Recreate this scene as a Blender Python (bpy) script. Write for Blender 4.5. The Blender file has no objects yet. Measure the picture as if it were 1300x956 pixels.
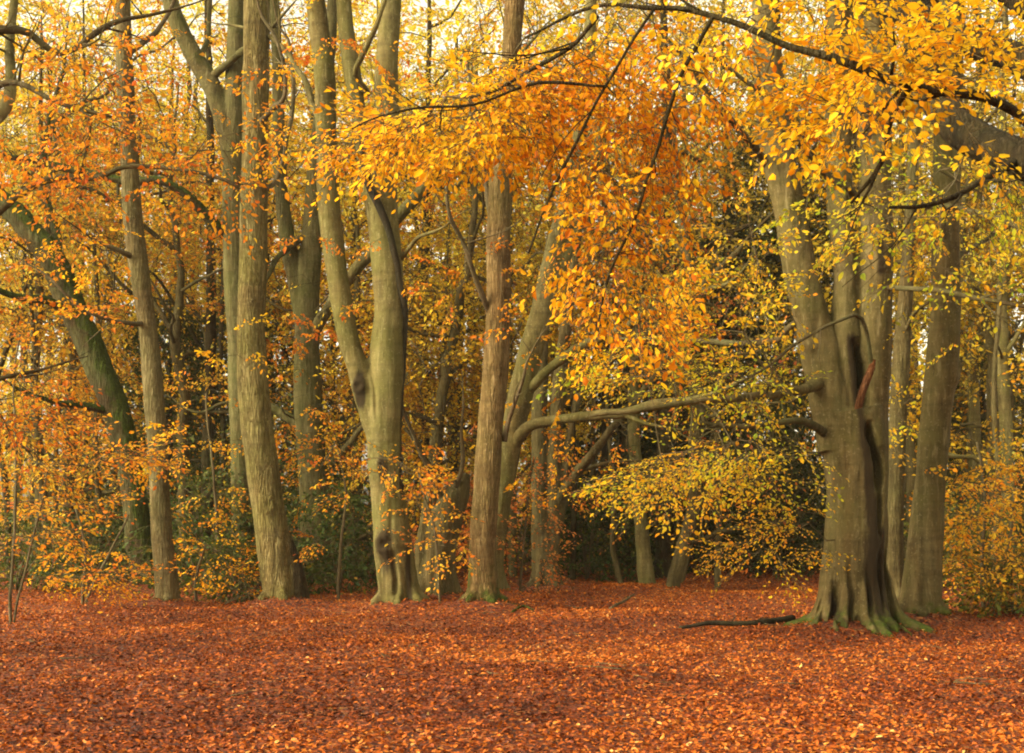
import bpy, math, random
import numpy as np
from mathutils import Vector

RNG = np.random.default_rng(11)
random.seed(5)
SC = bpy.context.scene
COL = SC.collection

# ------------------------------------------------------------------ camera geometry
F, CX, HZ, CAMH = 1600.0, 650.0, 650.0, 1.6      # focal length, picture centre and eye level in photo pixels


def P(px, py, d):
    """A point d metres away that is seen at photo pixel (px, py)."""
    return np.array([(px - CX) / F * d, d, CAMH + (HZ - py) / F * d])


def gh(x, y):
    """ground height"""
    x = np.asarray(x, float); y = np.asarray(y, float)
    z = 0.035 * np.sin(0.9 * x + 0.7 * y) + 0.03 * np.sin(1.7 * x - 1.1 * y + 1.0) + 0.03 * np.sin(0.35 * x + 0.5 * y + 2)
    return z + np.clip(y - 27, 0, 80) * 0.022


# ------------------------------------------------------------------ noise
_HASH = RNG.random((64, 64, 64))


def vnoise(p):
    """smooth value noise in -1..1 at points p (n x 3)"""
    i = np.floor(p).astype(int); f = p - i
    f = f * f * (3 - 2 * f)
    i0 = i & 63; i1 = (i + 1) & 63
    def h(a, b, c): return _HASH[a, b, c]
    x0, y0, z0 = i0.T; x1, y1, z1 = i1.T; fx, fy, fz = f.T
    a = h(x0, y0, z0) * (1 - fx) + h(x1, y0, z0) * fx
    b = h(x0, y1, z0) * (1 - fx) + h(x1, y1, z0) * fx
    c = h(x0, y0, z1) * (1 - fx) + h(x1, y0, z1) * fx
    d = h(x0, y1, z1) * (1 - fx) + h(x1, y1, z1) * fx
    a = a * (1 - fy) + b * fy; c = c * (1 - fy) + d * fy
    return (a * (1 - fz) + c * fz) * 2 - 1


# ------------------------------------------------------------------ mesh collector
class MB:
    def __init__(self):
        self.v = []; self.f = []; self.m = []; self.t = []; self.n = 0

    def add(self, verts, faces, mat=0, tone=0.5):
        """verts n x 3, faces k x s (same size s)"""
        verts = np.asarray(verts, np.float32)
        faces = np.asarray(faces, np.int64)
        self.v.append(verts)
        self.f.append(faces + self.n)
        self.m.append(np.full(len(faces), mat, np.int32))
        self.t.append(np.broadcast_to(np.asarray(tone, np.float32), (len(verts),)))
        self.n += len(verts)

    def mesh(self, name, mats=(), smooth=True):
        me = bpy.data.meshes.new(name)
        if self.n:
            v = np.concatenate(self.v); t = np.concatenate(self.t)
            me.vertices.add(len(v)); me.vertices.foreach_set('co', v.ravel())
            li = np.concatenate([f.ravel() for f in self.f]).astype(np.int32)
            sz = np.concatenate([np.full(len(f), f.shape[1], np.int32) for f in self.f])
            st = np.concatenate([[0], np.cumsum(sz)[:-1]]).astype(np.int32)
            me.loops.add(len(li)); me.loops.foreach_set('vertex_index', li)
            me.polygons.add(len(st)); me.polygons.foreach_set('loop_start', st)
            me.polygons.foreach_set('material_index', np.concatenate(self.m))
            me.polygons.foreach_set('use_smooth', np.full(len(st), smooth, bool))
            me.update(calc_edges=True)
            a = me.attributes.new('tone', 'FLOAT', 'POINT'); a.data.foreach_set('value', np.ascontiguousarray(t))
        for m in mats: me.materials.append(m)
        return me


def obj(name, me, parent=None, loc=None):
    o = bpy.data.objects.new(name, me); COL.objects.link(o)
    if parent is not None: o.parent = parent
    if loc is not None: o.location = loc
    return o


def empty(name, loc, label, cat, group=None, rotz=0.0):
    o = bpy.data.objects.new(name, None); COL.objects.link(o)
    o.empty_display_size = 0.2
    o.location = loc; o.rotation_euler = (0, 0, rotz)
    o['label'] = label; o['category'] = cat
    if group: o['group'] = group
    return o


def resample(pts, rad, step):
    pts = np.asarray(pts, float); rad = np.asarray(rad, float)
    n = len(pts)
    if n == 2:
        P4 = np.vstack([2 * pts[0] - pts[1], pts, 2 * pts[1] - pts[0]])
    else:
        P4 = np.vstack([2 * pts[0] - pts[1], pts, 2 * pts[-1] - pts[-2]])
    out, ro = [], []
    for i in range(n - 1):
        p0, p1, p2, p3 = P4[i:i + 4]
        k = max(2, int(np.linalg.norm(p2 - p1) / step))
        u = (np.arange(k) / k)[:, None]
        out.append(0.5 * (2 * p1 + (p2 - p0) * u + (2 * p0 - 5 * p1 + 4 * p2 - p3) * u ** 2 + (3 * p1 - p0 - 3 * p2 + p3) * u ** 3))
        ro.append(rad[i] + (rad[i + 1] - rad[i]) * (u[:, 0] ** 1))
    out.append(pts[-1:]); ro.append(rad[-1:])
    return np.vstack(out), np.concatenate(ro)


def tube(mb, pts, rad, seg=10, step=0.15, mat=0, wob=0.0, tone=0.5, rough=0.0):
    """closed swept tube through pts with radii rad; wob: sideways wander; rough: uneven radius"""
    p, r = resample(pts, rad, step)
    n = len(p)
    if wob:
        w = np.stack([vnoise(p * 0.9 + 7.3), vnoise(p * 0.9 + 31.1), vnoise(p * 0.9 + 51.7)], 1)
        w += 0.5 * np.stack([vnoise(p * 2.7 + 3.3), vnoise(p * 2.7 + 21.1), vnoise(p * 2.7 + 41.7)], 1)
        fade = np.minimum(np.linspace(0, n - 1, n) * 0.25, 1)[:, None]
        p = p + w * wob * fade
    t = np.gradient(p, axis=0); t /= np.linalg.norm(t, axis=1, keepdims=True) + 1e-9
    ref = np.array([1.0, 0, 0]) if abs(t[0][0]) < 0.8 else np.array([0, 1.0, 0])
    U = np.zeros_like(p); u = ref - t[0] * (ref @ t[0]); u /= np.linalg.norm(u)
    for i in range(n):
        u = u - t[i] * (u @ t[i]); u /= np.linalg.norm(u) + 1e-9; U[i] = u
    V = np.cross(t, U)
    a = np.linspace(0, 2 * math.pi, seg, endpoint=False)
    ring = U[:, None, :] * np.cos(a)[None, :, None] + V[:, None, :] * np.sin(a)[None, :, None]
    rr = np.repeat(r[:, None], seg, 1)
    if rough:
        q = (p[:, None, :] + ring * r[:, None, None] * 1.5).reshape(-1, 3)
        rr = rr * (1 + rough * vnoise(q * 2.3 + 9).reshape(n, seg) + 0.5 * rough * vnoise(q * np.array([7, 7, 3.0])).reshape(n, seg))
    v = (p[:, None, :] + ring * rr[:, :, None]).reshape(-1, 3)
    i = np.arange(n - 1)[:, None] * seg; j = np.arange(seg)[None, :]; k = (j + 1) % seg
    f = np.stack([i + j, i + k, i + seg + k, i + seg + j], -1).reshape(-1, 4)
    v = np.vstack([v, p[0], p[-1]])
    c0, c1 = n * seg, n * seg + 1
    jj = np.arange(seg); kk = (jj + 1) % seg
    mb.add(v, f, mat, tone)
    base = mb.n - len(v)
    caps = np.vstack([np.stack([kk, jj, np.full(seg, c0)], 1), np.stack([(n - 1) * seg + jj, (n - 1) * seg + kk, np.full(seg, c1)], 1)])
    mb.f.append(caps + base); mb.m.append(np.full(len(caps), mat, np.int32))
    return p, r


# ------------------------------------------------------------------ materials
def mat_new(name):
    m = bpy.data.materials.new(name); m.use_nodes = True
    nt = m.node_tree; nt.nodes.clear()
    return m, nt, nt.nodes, nt.links


def N(nodes, t, **kw):
    n = nodes.new(t)
    for k, v in kw.items():
        if k in n.inputs.keys() and not hasattr(n, k): n.inputs[k].default_value = v
        else: setattr(n, k, v)
    return n


def ramp(nodes, stops, interp='LINEAR'):
    r = nodes.new('ShaderNodeValToRGB'); cr = r.color_ramp; cr.interpolation = interp
    while len(cr.elements) < len(stops): cr.elements.new(0.5)
    for e, (p, c) in zip(cr.elements, stops):
        e.position = p; e.color = (*c, 1)
    return r


def noise(nodes, links, vec, scale, detail=4, rough=0.6, dist=0.0):
    n = nodes.new('ShaderNodeTexNoise'); n.inputs['Scale'].default_value = scale
    n.inputs['Detail'].default_value = detail; n.inputs['Roughness'].default_value = rough
    n.inputs['Distortion'].default_value = dist
    links.new(vec, n.inputs['Vector']); return n


def bark(name, dark, light, algae=(0.10, 0.115, 0.04), algae_amt=0.5, ridges=0.0, moss=0.0, moss_low=0.0, moss_dir=(0.35, 0, 0.9), stain=0.4):
    m, nt, nd, lk = mat_new(name)
    tc = nd.new('ShaderNodeTexCoord'); co = tc.outputs['Object']
    mp = nd.new('ShaderNodeMapping'); mp.inputs['Scale'].default_value = (1, 1, 0.16); lk.new(co, mp.inputs['Vector'])
    mh = nd.new('ShaderNodeMapping'); mh.inputs['Scale'].default_value = (0.35, 0.35, 2.2); lk.new(co, mh.inputs['Vector'])
    n1 = noise(nd, lk, mp.outputs[0], 4.0, 7, 0.65, 0.3)
    n2 = noise(nd, lk, co, 1.3, 4, 0.6)
    n3 = noise(nd, lk, mh.outputs[0], 5.0, 5, 0.6)
    c1 = ramp(nd, [(0.34, dark), (0.50, tuple(.45 * a + .55 * b for a, b in zip(dark, light))), (0.64, light)]); lk.new(n1.outputs['Fac'], c1.inputs[0])
    # pale bands across the bark
    mixb = nd.new('ShaderNodeMixRGB'); mixb.blend_type = 'MULTIPLY'
    rb = ramp(nd, [(0.36, (0.68, 0.66, 0.62)), (0.56, (1.06, 1.04, 1.0))]); lk.new(n3.outputs['Fac'], rb.inputs[0])
    mixb.inputs[0].default_value = 0.75; lk.new(c1.outputs[0], mixb.inputs[1]); lk.new(rb.outputs[0], mixb.inputs[2])
    # brown weathered patches
    nb = noise(nd, lk, mp.outputs[0], 1.6, 6, 0.65, 0.8)
    rbw = ramp(nd, [(0.40, (1.08, 1.06, 1.0)), (0.60, (0.80, 0.66, 0.50))]); lk.new(nb.outputs['Fac'], rbw.inputs[0])
    mbw = nd.new('ShaderNodeMixRGB'); mbw.blend_type = 'MULTIPLY'; mbw.inputs[0].default_value = 0.8; lk.new(mixb.outputs[0], mbw.inputs[1]); lk.new(rbw.outputs[0], mbw.inputs[2]); mixb = mbw
    # green film of algae
    ra = ramp(nd, [(0.42, (0, 0, 0)), (0.62, (1, 1, 1))]); lk.new(n2.outputs['Fac'], ra.inputs[0])
    ma = nd.new('ShaderNodeMath'); ma.operation = 'MULTIPLY'; lk.new(ra.outputs[0], ma.inputs[0]); ma.inputs[1].default_value = algae_amt
    mixa = nd.new('ShaderNodeMixRGB'); lk.new(ma.outputs[0], mixa.inputs[0]); lk.new(mixb.outputs[0], mixa.inputs[1]); mixa.inputs[2].default_value = (*algae, 1)
    # dark weeping stains
    n4 = noise(nd, lk, mp.outputs[0], 2.2, 5, 0.7, 0.6)
    rs = ramp(nd, [(0.56, (0, 0, 0)), (0.72, (1, 1, 1))]); lk.new(n4.outputs['Fac'], rs.inputs[0])
    ms = nd.new('ShaderNodeMath'); ms.operation = 'MULTIPLY'; lk.new(rs.outputs[0], ms.inputs[0]); ms.inputs[1].default_value = stain
    mixs = nd.new('ShaderNodeMixRGB'); lk.new(ms.outputs[0], mixs.inputs[0]); lk.new(mixa.outputs[0], mixs.inputs[1]); mixs.inputs[2].default_value = (0.035, 0.028, 0.016, 1)
    # lichen specks
    n5 = noise(nd, lk, co, 26.0, 3, 0.6)
    rl = ramp(nd, [(0.60, (0, 0, 0)), (0.68, (0.5, 0.5, 0.5))]); lk.new(n5.outputs['Fac'], rl.inputs[0])
    mixl = nd.new('ShaderNodeMixRGB'); lk.new(rl.outputs[0], mixl.inputs[0]); lk.new(mixs.outputs[0], mixl.inputs[1])
    mixl.inputs[2].default_value = (*[min(1, c * 1.35 + 0.02) for c in light], 1)
    nfl = noise(nd, lk, mp.outputs[0], 13.0, 6, 0.7, 0.5)
    rfl = ramp(nd, [(0.57, (0, 0, 0)), (0.66, (0.55, 0.55, 0.55))]); lk.new(nfl.outputs['Fac'], rfl.inputs[0])
    mfl = nd.new('ShaderNodeMixRGB'); lk.new(rfl.outputs[0], mfl.inputs[0]); lk.new(mixl.outputs[0], mfl.inputs[1]); mfl.inputs[2].default_value = (*[min(1, c * 1.45 + .01) for c in light], 1)
    rck = ramp(nd, [(0.30, (0.35, 0.31, 0.27)), (0.42, (1, 1, 1))]); lk.new(nfl.outputs['Fac'], rck.inputs[0])
    mck = nd.new('ShaderNodeMixRGB'); mck.blend_type = 'MULTIPLY'; mck.inputs[0].default_value = 0.8; lk.new(mfl.outputs[0], mck.inputs[1]); lk.new(rck.outputs[0], mck.inputs[2]); mixl = mck
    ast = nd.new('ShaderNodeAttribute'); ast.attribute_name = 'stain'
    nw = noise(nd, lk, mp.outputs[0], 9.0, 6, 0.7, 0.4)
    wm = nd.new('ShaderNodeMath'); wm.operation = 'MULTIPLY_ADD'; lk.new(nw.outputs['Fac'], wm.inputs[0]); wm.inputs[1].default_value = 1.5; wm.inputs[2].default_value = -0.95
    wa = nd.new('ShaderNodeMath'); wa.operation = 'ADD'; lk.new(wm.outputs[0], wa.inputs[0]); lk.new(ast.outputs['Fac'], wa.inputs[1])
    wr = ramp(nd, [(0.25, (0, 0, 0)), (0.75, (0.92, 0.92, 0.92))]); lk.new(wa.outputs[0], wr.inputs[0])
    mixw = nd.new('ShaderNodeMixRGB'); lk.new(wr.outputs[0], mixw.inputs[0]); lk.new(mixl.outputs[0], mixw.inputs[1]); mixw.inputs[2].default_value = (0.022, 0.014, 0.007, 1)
    col = mixw.outputs[0]
    fac = None
    if moss or moss_low:
        nm = noise(nd, lk, co, 3.2, 6, 0.7)
        terms = []
        if moss:
            ge = nd.new('ShaderNodeNewGeometry')
            dp = nd.new('ShaderNodeVectorMath'); dp.operation = 'DOT_PRODUCT'; lk.new(ge.outputs['Normal'], dp.inputs[0]); dp.inputs[1].default_value = moss_dir
            k = nd.new('ShaderNodeMath'); k.operation = 'MULTIPLY_ADD'; lk.new(dp.outputs['Value'], k.inputs[0]); k.inputs[1].default_value = moss; k.inputs[2].default_value = moss * 0.25 - 0.25
            terms.append(k.outputs[0])
        if moss_low:
            sx = nd.new('ShaderNodeSeparateXYZ'); lk.new(co, sx.inputs[0])
            k = nd.new('ShaderNodeMapRange'); lk.new(sx.outputs['Z'], k.inputs[0]); k.inputs[1].default_value = 0.0; k.inputs[2].default_value = moss_low; k.inputs[3].default_value = 0.30; k.inputs[4].default_value = -0.5
            k.clamp = True
            terms.append(k.outputs[0])
        s = terms[0]
        if len(terms) == 2:
            mx = nd.new('ShaderNodeMath'); mx.operation = 'MAXIMUM'; lk.new(terms[0], mx.inputs[0]); lk.new(terms[1], mx.inputs[1]); s = mx.outputs[0]
        nc = nd.new('ShaderNodeMath'); nc.operation = 'MULTIPLY_ADD'; lk.new(nm.outputs['Fac'], nc.inputs[0]); nc.inputs[1].default_value = 2.0; nc.inputs[2].default_value = -0.55
        ad = nd.new('ShaderNodeMath'); ad.operation = 'ADD'; lk.new(nc.outputs[0], ad.inputs[0]); lk.new(s, ad.inputs[1])
        rm = ramp(nd, [(0.5, (0, 0, 0)), (0.85, (0.95, 0.95, 0.95))]); lk.new(ad.outputs[0], rm.inputs[0]); fac = rm.outputs[0]
        nmc = noise(nd, lk, co, 22, 4, 0.7)
        cm = ramp(nd, [(0.3, (0.016, 0.026, 0.004)), (0.7, (0.066, 0.088, 0.009))]); lk.new(nmc.outputs['Fac'], cm.inputs[0])
        mixm = nd.new('ShaderNodeMixRGB'); lk.new(fac, mixm.inputs[0]); lk.new(col, mixm.inputs[1]); lk.new(cm.outputs[0], mixm.inputs[2]); col = mixm.outputs[0]
    b = nd.new('ShaderNodeBsdfPrincipled'); b.inputs['Roughness'].default_value = 0.9; b.inputs['Specular IOR Level'].default_value = 0.10
    # relief
    nf = noise(nd, lk, co, 16, 6, 0.7)
    bp = nd.new('ShaderNodeBump'); bp.inputs['Strength'].default_value = 0.6; bp.inputs['Distance'].default_value = 0.04
    hb = nd.new('ShaderNodeMath'); hb.operation = 'MULTIPLY_ADD'; lk.new(n1.outputs['Fac'], hb.inputs[0]); hb.inputs[1].default_value = 1.8; lk.new(nf.outputs['Fac'], hb.inputs[2]); h = hb.outputs[0]
    if ridges:
        mr = nd.new('ShaderNodeMapping'); mr.inputs['Scale'].default_value = (1, 1, 0.14); lk.new(co, mr.inputs['Vector'])
        nr = noise(nd, lk, mr.outputs[0], 17, 3, 0.55, 0.5)
        ab = nd.new('ShaderNodeMath'); ab.operation = 'SUBTRACT'; lk.new(nr.outputs['Fac'], ab.inputs[0]); ab.inputs[1].default_value = 0.5
        a2 = nd.new('ShaderNodeMath'); a2.operation = 'ABSOLUTE'; lk.new(ab.outputs[0], a2.inputs[0])
        a3 = nd.new('ShaderNodeMath'); a3.operation = 'MULTIPLY'; lk.new(a2.outputs[0], a3.inputs[0]); a3.inputs[1].default_value = 6.0; a3.use_clamp = True
        a4 = nd.new('ShaderNodeMath'); a4.operation = 'MULTIPLY_ADD'; lk.new(nf.outputs['Fac'], a4.inputs[0]); a4.inputs[1].default_value = 0.3; lk.new(a3.outputs[0], a4.inputs[2]); h = a4.outputs[0]
        cr = nd.new('ShaderNodeMixRGB'); cr.blend_type = 'MULTIPLY'; cr.inputs[0].default_value = min(1, ridges)
        rr = ramp(nd, [(0.0, (0.45, 0.40, 0.34)), (0.45, (1, 1, 1))]); lk.new(a3.outputs[0], rr.inputs[0])
        lk.new(col, cr.inputs[1]); lk.new(rr.outputs[0], cr.inputs[2]); col = cr.outputs[0]
        bp.inputs['Strength'].default_value = 0.8 * ridges + 0.2; bp.inputs['Distance'].default_value = 0.04
    lk.new(h, bp.inputs['Height']); lk.new(bp.outputs[0], b.inputs['Normal'])
    lk.new(col, b.inputs['Base Color'])
    o = nd.new('ShaderNodeOutputMaterial'); lk.new(b.outputs[0], o.inputs[0])
    return m


def leaf_mat(name, stops, trans=0.45, vary=0.0, gloss=0.03):
    m, nt, nd, lk = mat_new(name)
    at = nd.new('ShaderNodeAttribute'); at.attribute_name = 'tone'
    val = at.outputs['Fac']
    if vary:
        oi = nd.new('ShaderNodeObjectInfo')
        k = nd.new('ShaderNodeMath'); k.operation = 'MULTIPLY_ADD'; lk.new(oi.outputs['Random'], k.inputs[0]); k.inputs[1].default_value = vary; k.inputs[2].default_value = -vary / 2
        a = nd.new('ShaderNodeMath'); a.operation = 'ADD'; lk.new(k.outputs[0], a.inputs[0]); lk.new(val, a.inputs[1]); val = a.outputs[0]
    r = ramp(nd, stops); lk.new(val, r.inputs[0])
    b = nd.new('ShaderNodeBsdfPrincipled'); b.inputs['Roughness'].default_value = 0.55; b.inputs['Specular IOR Level'].default_value = gloss * 4
    lk.new(r.outputs[0], b.inputs['Base Color'])
    t = nd.new('ShaderNodeBsdfTranslucent')
    g = nd.new('ShaderNodeGamma'); g.inputs[1].default_value = 0.85; lk.new(r.outputs[0], g.inputs[0]); lk.new(g.outputs[0], t.inputs[0])
    mx = nd.new('ShaderNodeMixShader'); mx.inputs[0].default_value = trans
    lk.new(b.outputs[0], mx.inputs[1]); lk.new(t.outputs[0], mx.inputs[2])
    o = nd.new('ShaderNodeOutputMaterial'); lk.new(mx.outputs[0], o.inputs[0])
    return m


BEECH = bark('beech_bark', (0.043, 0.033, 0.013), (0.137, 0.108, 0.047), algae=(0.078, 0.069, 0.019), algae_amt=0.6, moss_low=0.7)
BEECH2 = bark('beech_bark_pale', (0.060, 0.050, 0.019), (0.170, 0.144, 0.060), algae=(0.100, 0.096, 0.023), algae_amt=0.65, stain=0.4)
BEECHD = bark('beech_bark_brown', (0.035, 0.026, 0.012), (0.095, 0.072, 0.034), algae_amt=0.35, stain=0.6)
OAK = bark('ridged_bark_green', (0.085, 0.070, 0.027), (0.225, 0.185, 0.078), algae=(0.135, 0.122, 0.030), algae_amt=0.6, ridges=0.8, stain=0.25)
OAKB = bark('ridged_bark_brown', (0.085, 0.056, 0.024), (0.205, 0.140, 0.060), algae=(0.115, 0.095, 0.027), algae_amt=0.45, ridges=0.65, moss_low=2.3, stain=0.25)
OAKG = bark('ridged_bark_grey', (0.072, 0.058, 0.026), (0.170, 0.138, 0.066), algae=(0.105, 0.098, 0.030), algae_amt=0.45, ridges=0.6, stain=0.25)
MOSSY = bark('mossy_bark', (0.026, 0.018, 0.008), (0.075, 0.054, 0.022), algae_amt=0.5, ridges=0.6, moss=0.95, moss_low=0.8, moss_dir=(0.85, -0.05, 0.5))
MOSSL = bark('lightly_mossed_bark', (0.048, 0.042, 0.017), (0.130, 0.114, 0.050), algae=(0.076, 0.078, 0.021), algae_amt=0.7, ridges=0.3, moss=0.32)
BGB = bark('far_bark', (0.042, 0.033, 0.014), (0.122, 0.097, 0.042), algae=(0.080, 0.073, 0.024), algae_amt=0.5, ridges=0.4)
BGD = bark('dark_bark', (0.018, 0.012, 0.006), (0.056, 0.040, 0.018), algae_amt=0.3, ridges=0.4)
TWIG = bark('twig_bark', (0.05, 0.037, 0.02), (0.13, 0.10, 0.055), algae_amt=0.2)
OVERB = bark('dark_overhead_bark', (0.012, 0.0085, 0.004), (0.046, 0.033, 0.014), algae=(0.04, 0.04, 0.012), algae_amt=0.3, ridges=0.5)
RUST = bark('rotten_wood', (0.065, 0.028, 0.012), (0.20, 0.085, 0.034), algae_amt=0.0, ridges=0.7, stain=0.3)
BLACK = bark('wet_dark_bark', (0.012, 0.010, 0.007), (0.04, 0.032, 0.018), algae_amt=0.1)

GOLD = leaf_mat('golden_leaf', [(0.0, (0.62, 0.14, 0.004)), (0.35, (0.78, 0.31, 0.005)), (0.7, (0.82, 0.44, 0.006)), (1.0, (0.78, 0.55, 0.018))], 0.5)
ORANGE = leaf_mat('orange_leaf', [(0.0, (0.50, 0.085, 0.006)), (0.4, (0.70, 0.21, 0.008)), (0.75, (0.75, 0.35, 0.011)), (1.0, (0.74, 0.48, 0.03))], 0.5)
LIME = leaf_mat('yellow_green_leaf', [(0.0, (0.66, 0.24, 0.008)), (0.35, (0.70, 0.41, 0.010)), (0.7, (0.50, 0.43, 0.014)), (1.0, (0.20, 0.28, 0.014))], 0.5)
RUSSET = leaf_mat('russet_leaf', [(0.0, (0.26, 0.055, 0.014)), (0.5, (0.55, 0.14, 0.02)), (1.0, (0.70, 0.30, 0.05))], 0.45)
BGGOLD = leaf_mat('far_golden_leaf', [(0.0, (0.46, 0.18, 0.010)), (0.3, (0.64, 0.36, 0.014)), (0.65, (0.66, 0.47, 0.025)), (1.0, (0.54, 0.48, 0.07))], 0.5, vary=0.35)
BGORANGE = leaf_mat('far_orange_leaf', [(0.0, (0.40, 0.10, 0.008)), (0.4, (0.62, 0.25, 0.010)), (0.8, (0.66, 0.40, 0.02)), (1.0, (0.60, 0.46, 0.06))], 0.5, vary=0.3)
BGOLIVE = leaf_mat('far_olive_leaf', [(0.0, (0.16, 0.13, 0.02)), (0.35, (0.34, 0.26, 0.03)), (0.7, (0.58, 0.38, 0.04)), (1.0, (0.68, 0.44, 0.06))], 0.45, vary=0.3)
HOLLY = leaf_mat('holly_leaf', [(0.0, (0.016, 0.036, 0.005)), (0.45, (0.042, 0.066, 0.008)), (0.75, (0.11, 0.11, 0.014)), (0.9, (0.30, 0.20, 0.018)), (1.0, (0.45, 0.17, 0.015))], 0.25, gloss=0.035)
YEW = leaf_mat('yew_needle', [(0.0, (0.010, 0.018, 0.004)), (0.6, (0.030, 0.040, 0.007)), (1.0, (0.085, 0.070, 0.012))], 0.15)
UNDER = leaf_mat('undergrowth_leaf', [(0.0, (0.016, 0.026, 0.005)), (0.45, (0.045, 0.058, 0.009)), (0.72, (0.15, 0.13, 0.013)), (1.0, (0.50, 0.25, 0.015))], 0.35)
LITTER = leaf_mat('fallen_leaf', [(0.0, (0.033, 0.008, 0.003)), (0.3, (0.15, 0.028, 0.005)), (0.6, (0.41, 0.092, 0.008)), (0.85, (0.54, 0.17, 0.020)), (0.97, (0.60, 0.33, 0.10)), (1.0, (0.72, 0.48, 0.10))], 0.12, gloss=0.05)

# ------------------------------------------------------------------ leaves
LEAF = np.array([[0, 0, 0], [0.22, 0.22, 0.03], [0.62, 0.27, 0.035], [1, 0, -0.06], [0.62, -0.27, 0.035], [0.22, -0.22, 0.03]])
LEAF_F = np.array([[0, 3, 2, 1], [0, 5, 4, 3]])
KITE = np.array([[0, 0, 0], [0.45, 0.32, 0.05], [1, 0, -0.05], [0.45, -0.32, 0.05]])
KITE_F = np.array([[0, 3, 2, 1]])


def unit(a):
    return a / (np.linalg.norm(a, axis=-1, keepdims=True) + 1e-9)


def add_leaves(mb, pos, dirs, norms, size, tone, mat, shape='leaf'):
    """many leaves at once"""
    L, Fc = (LEAF, LEAF_F) if shape == 'leaf' else (KITE, KITE_F)
    X = unit(dirs); Z = unit(norms - X * np.sum(norms * X, -1, keepdims=True)); Y = np.cross(Z, X)
    n = len(pos); k = len(L)
    s = np.broadcast_to(np.asarray(size), (n,))[:, None, None]
    g = np.random.default_rng(n * 7 + k)
    wd = g.uniform(.65, 1.2, (n, 1, 1)); cu = g.normal(0, 2.2, (n, 1, 1)) + 1; tw = g.normal(0, .10, (n, 1, 1))
    lz = L[None, :, 2:3] * cu + tw * L[None, :, 0:1] ** 2 * 1.6 + tw * 1.2 * L[None, :, 1:2]
    v = pos[:, None, :] + s * (L[None, :, 0:1] * X[:, None, :] + L[None, :, 1:2] * wd * Y[:, None, :] + lz * Z[:, None, :])
    edge = np.where(np.arange(k) == 0, .06, 0.0)[None] - np.abs(g.normal(0, .16, (n, 1))) * (L[None, :, 0] > .55) + g.normal(0, .05, (n, k))
    tone = np.clip(np.asarray(tone)[:, None] + edge, 0, 1).ravel()
    f = (np.arange(n) * k)[:, None, None] + Fc[None]
    mb.add(v.reshape(-1, 3), f.reshape(-1, 4), mat, tone)


def spray_template(rng, leaves_axis=9, side=7, flat=0.45):
    """a flat beech spray, 1 long: leaf bases, directions, normals and twig segments"""
    pos, dr = [], []; seg = []
    bend = rng.uniform(-0.25, 0.25)
    def axis(x): return np.array([x, bend * x * x, -0.16 * x * x])
    xs = np.linspace(0, 1, 5)
    for a, b in zip(xs[:-1], xs[1:]): seg.append((axis(a), axis(b), 0.007 * (1 - a * 0.7)))
    sgn = 1
    for x in np.linspace(0.28, 1.0, leaves_axis):
        pos.append(axis(x)); dr.append([math.cos(0.7) if x < 1 else 1, sgn * math.sin(0.7) if x < 1 else 0, rng.normal(-0.15, 0.2)]); sgn = -sgn
    for x in np.linspace(0.12, 0.86, side):
        sgn = -sgn
        ln = (0.5 * (1 - x) + 0.14) * rng.uniform(0.7, 1.15)
        an = sgn * rng.uniform(0.65, 0.95)
        d = np.array([math.cos(an), math.sin(an), rng.normal(-0.1, 0.14)])
        o = axis(x); prev = o
        for u in (0.5, 1.0):
            q = o + d * ln * u + np.array([0.06 * u * u, 0, -0.07 * u * u]); seg.append((prev, q, 0.004)); prev = q
        m = max(2, int(ln / 0.075)); s2 = 1
        for u in np.linspace(0.25, 1.0, m):
            a2 = an + s2 * rng.uniform(0.4, 0.8) if u < 1 else an
            pos.append(o + d * ln * u + np.array([0.06 * u * u, 0, -0.07 * u * u]))
            dr.append([math.cos(a2), math.sin(a2), rng.normal(-0.2, 0.25)]); s2 = -s2
    pos = np.array(pos); dr = np.array(dr)
    nm = np.array([0, 0, 1.0]) + rng.normal(0, flat, (len(pos), 3))
    return pos, dr, nm, seg


TPL = [spray_template(np.random.default_rng(100 + i)) for i in range(14)]
TPL_S = [spray_template(np.random.default_rng(300 + i), 6, 4, 0.6) for i in range(14)]


def segs(mb, A, B, ra, rb, mat, k=3):
    """many thin round-ish frusta at once"""
    if len(A) == 0: return
    t = unit(B - A); ref = np.where(np.abs(t[:, 2:3]) < 0.9, np.array([[0, 0, 1.0]]), np.array([[1.0, 0, 0]]))
    U = unit(np.cross(t, ref)); V = np.cross(t, U)
    a = np.linspace(0, 2 * math.pi, k, endpoint=False)
    ring = U[:, None] * np.cos(a)[None, :, None] + V[:, None] * np.sin(a)[None, :, None]
    v = np.concatenate([A[:, None] + ring * np.asarray(ra)[:, None, None], B[:, None] + ring * np.asarray(rb)[:, None, None]], 1)
    j = np.arange(k); kk = (j + 1) % k
    f = np.stack([j, kk, k + kk, k + j], 1)
    f = (np.arange(len(A)) * 2 * k)[:, None, None] + f[None]
    mb.add(v.reshape(-1, 3), f.reshape(-1, 4), mat)


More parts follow.
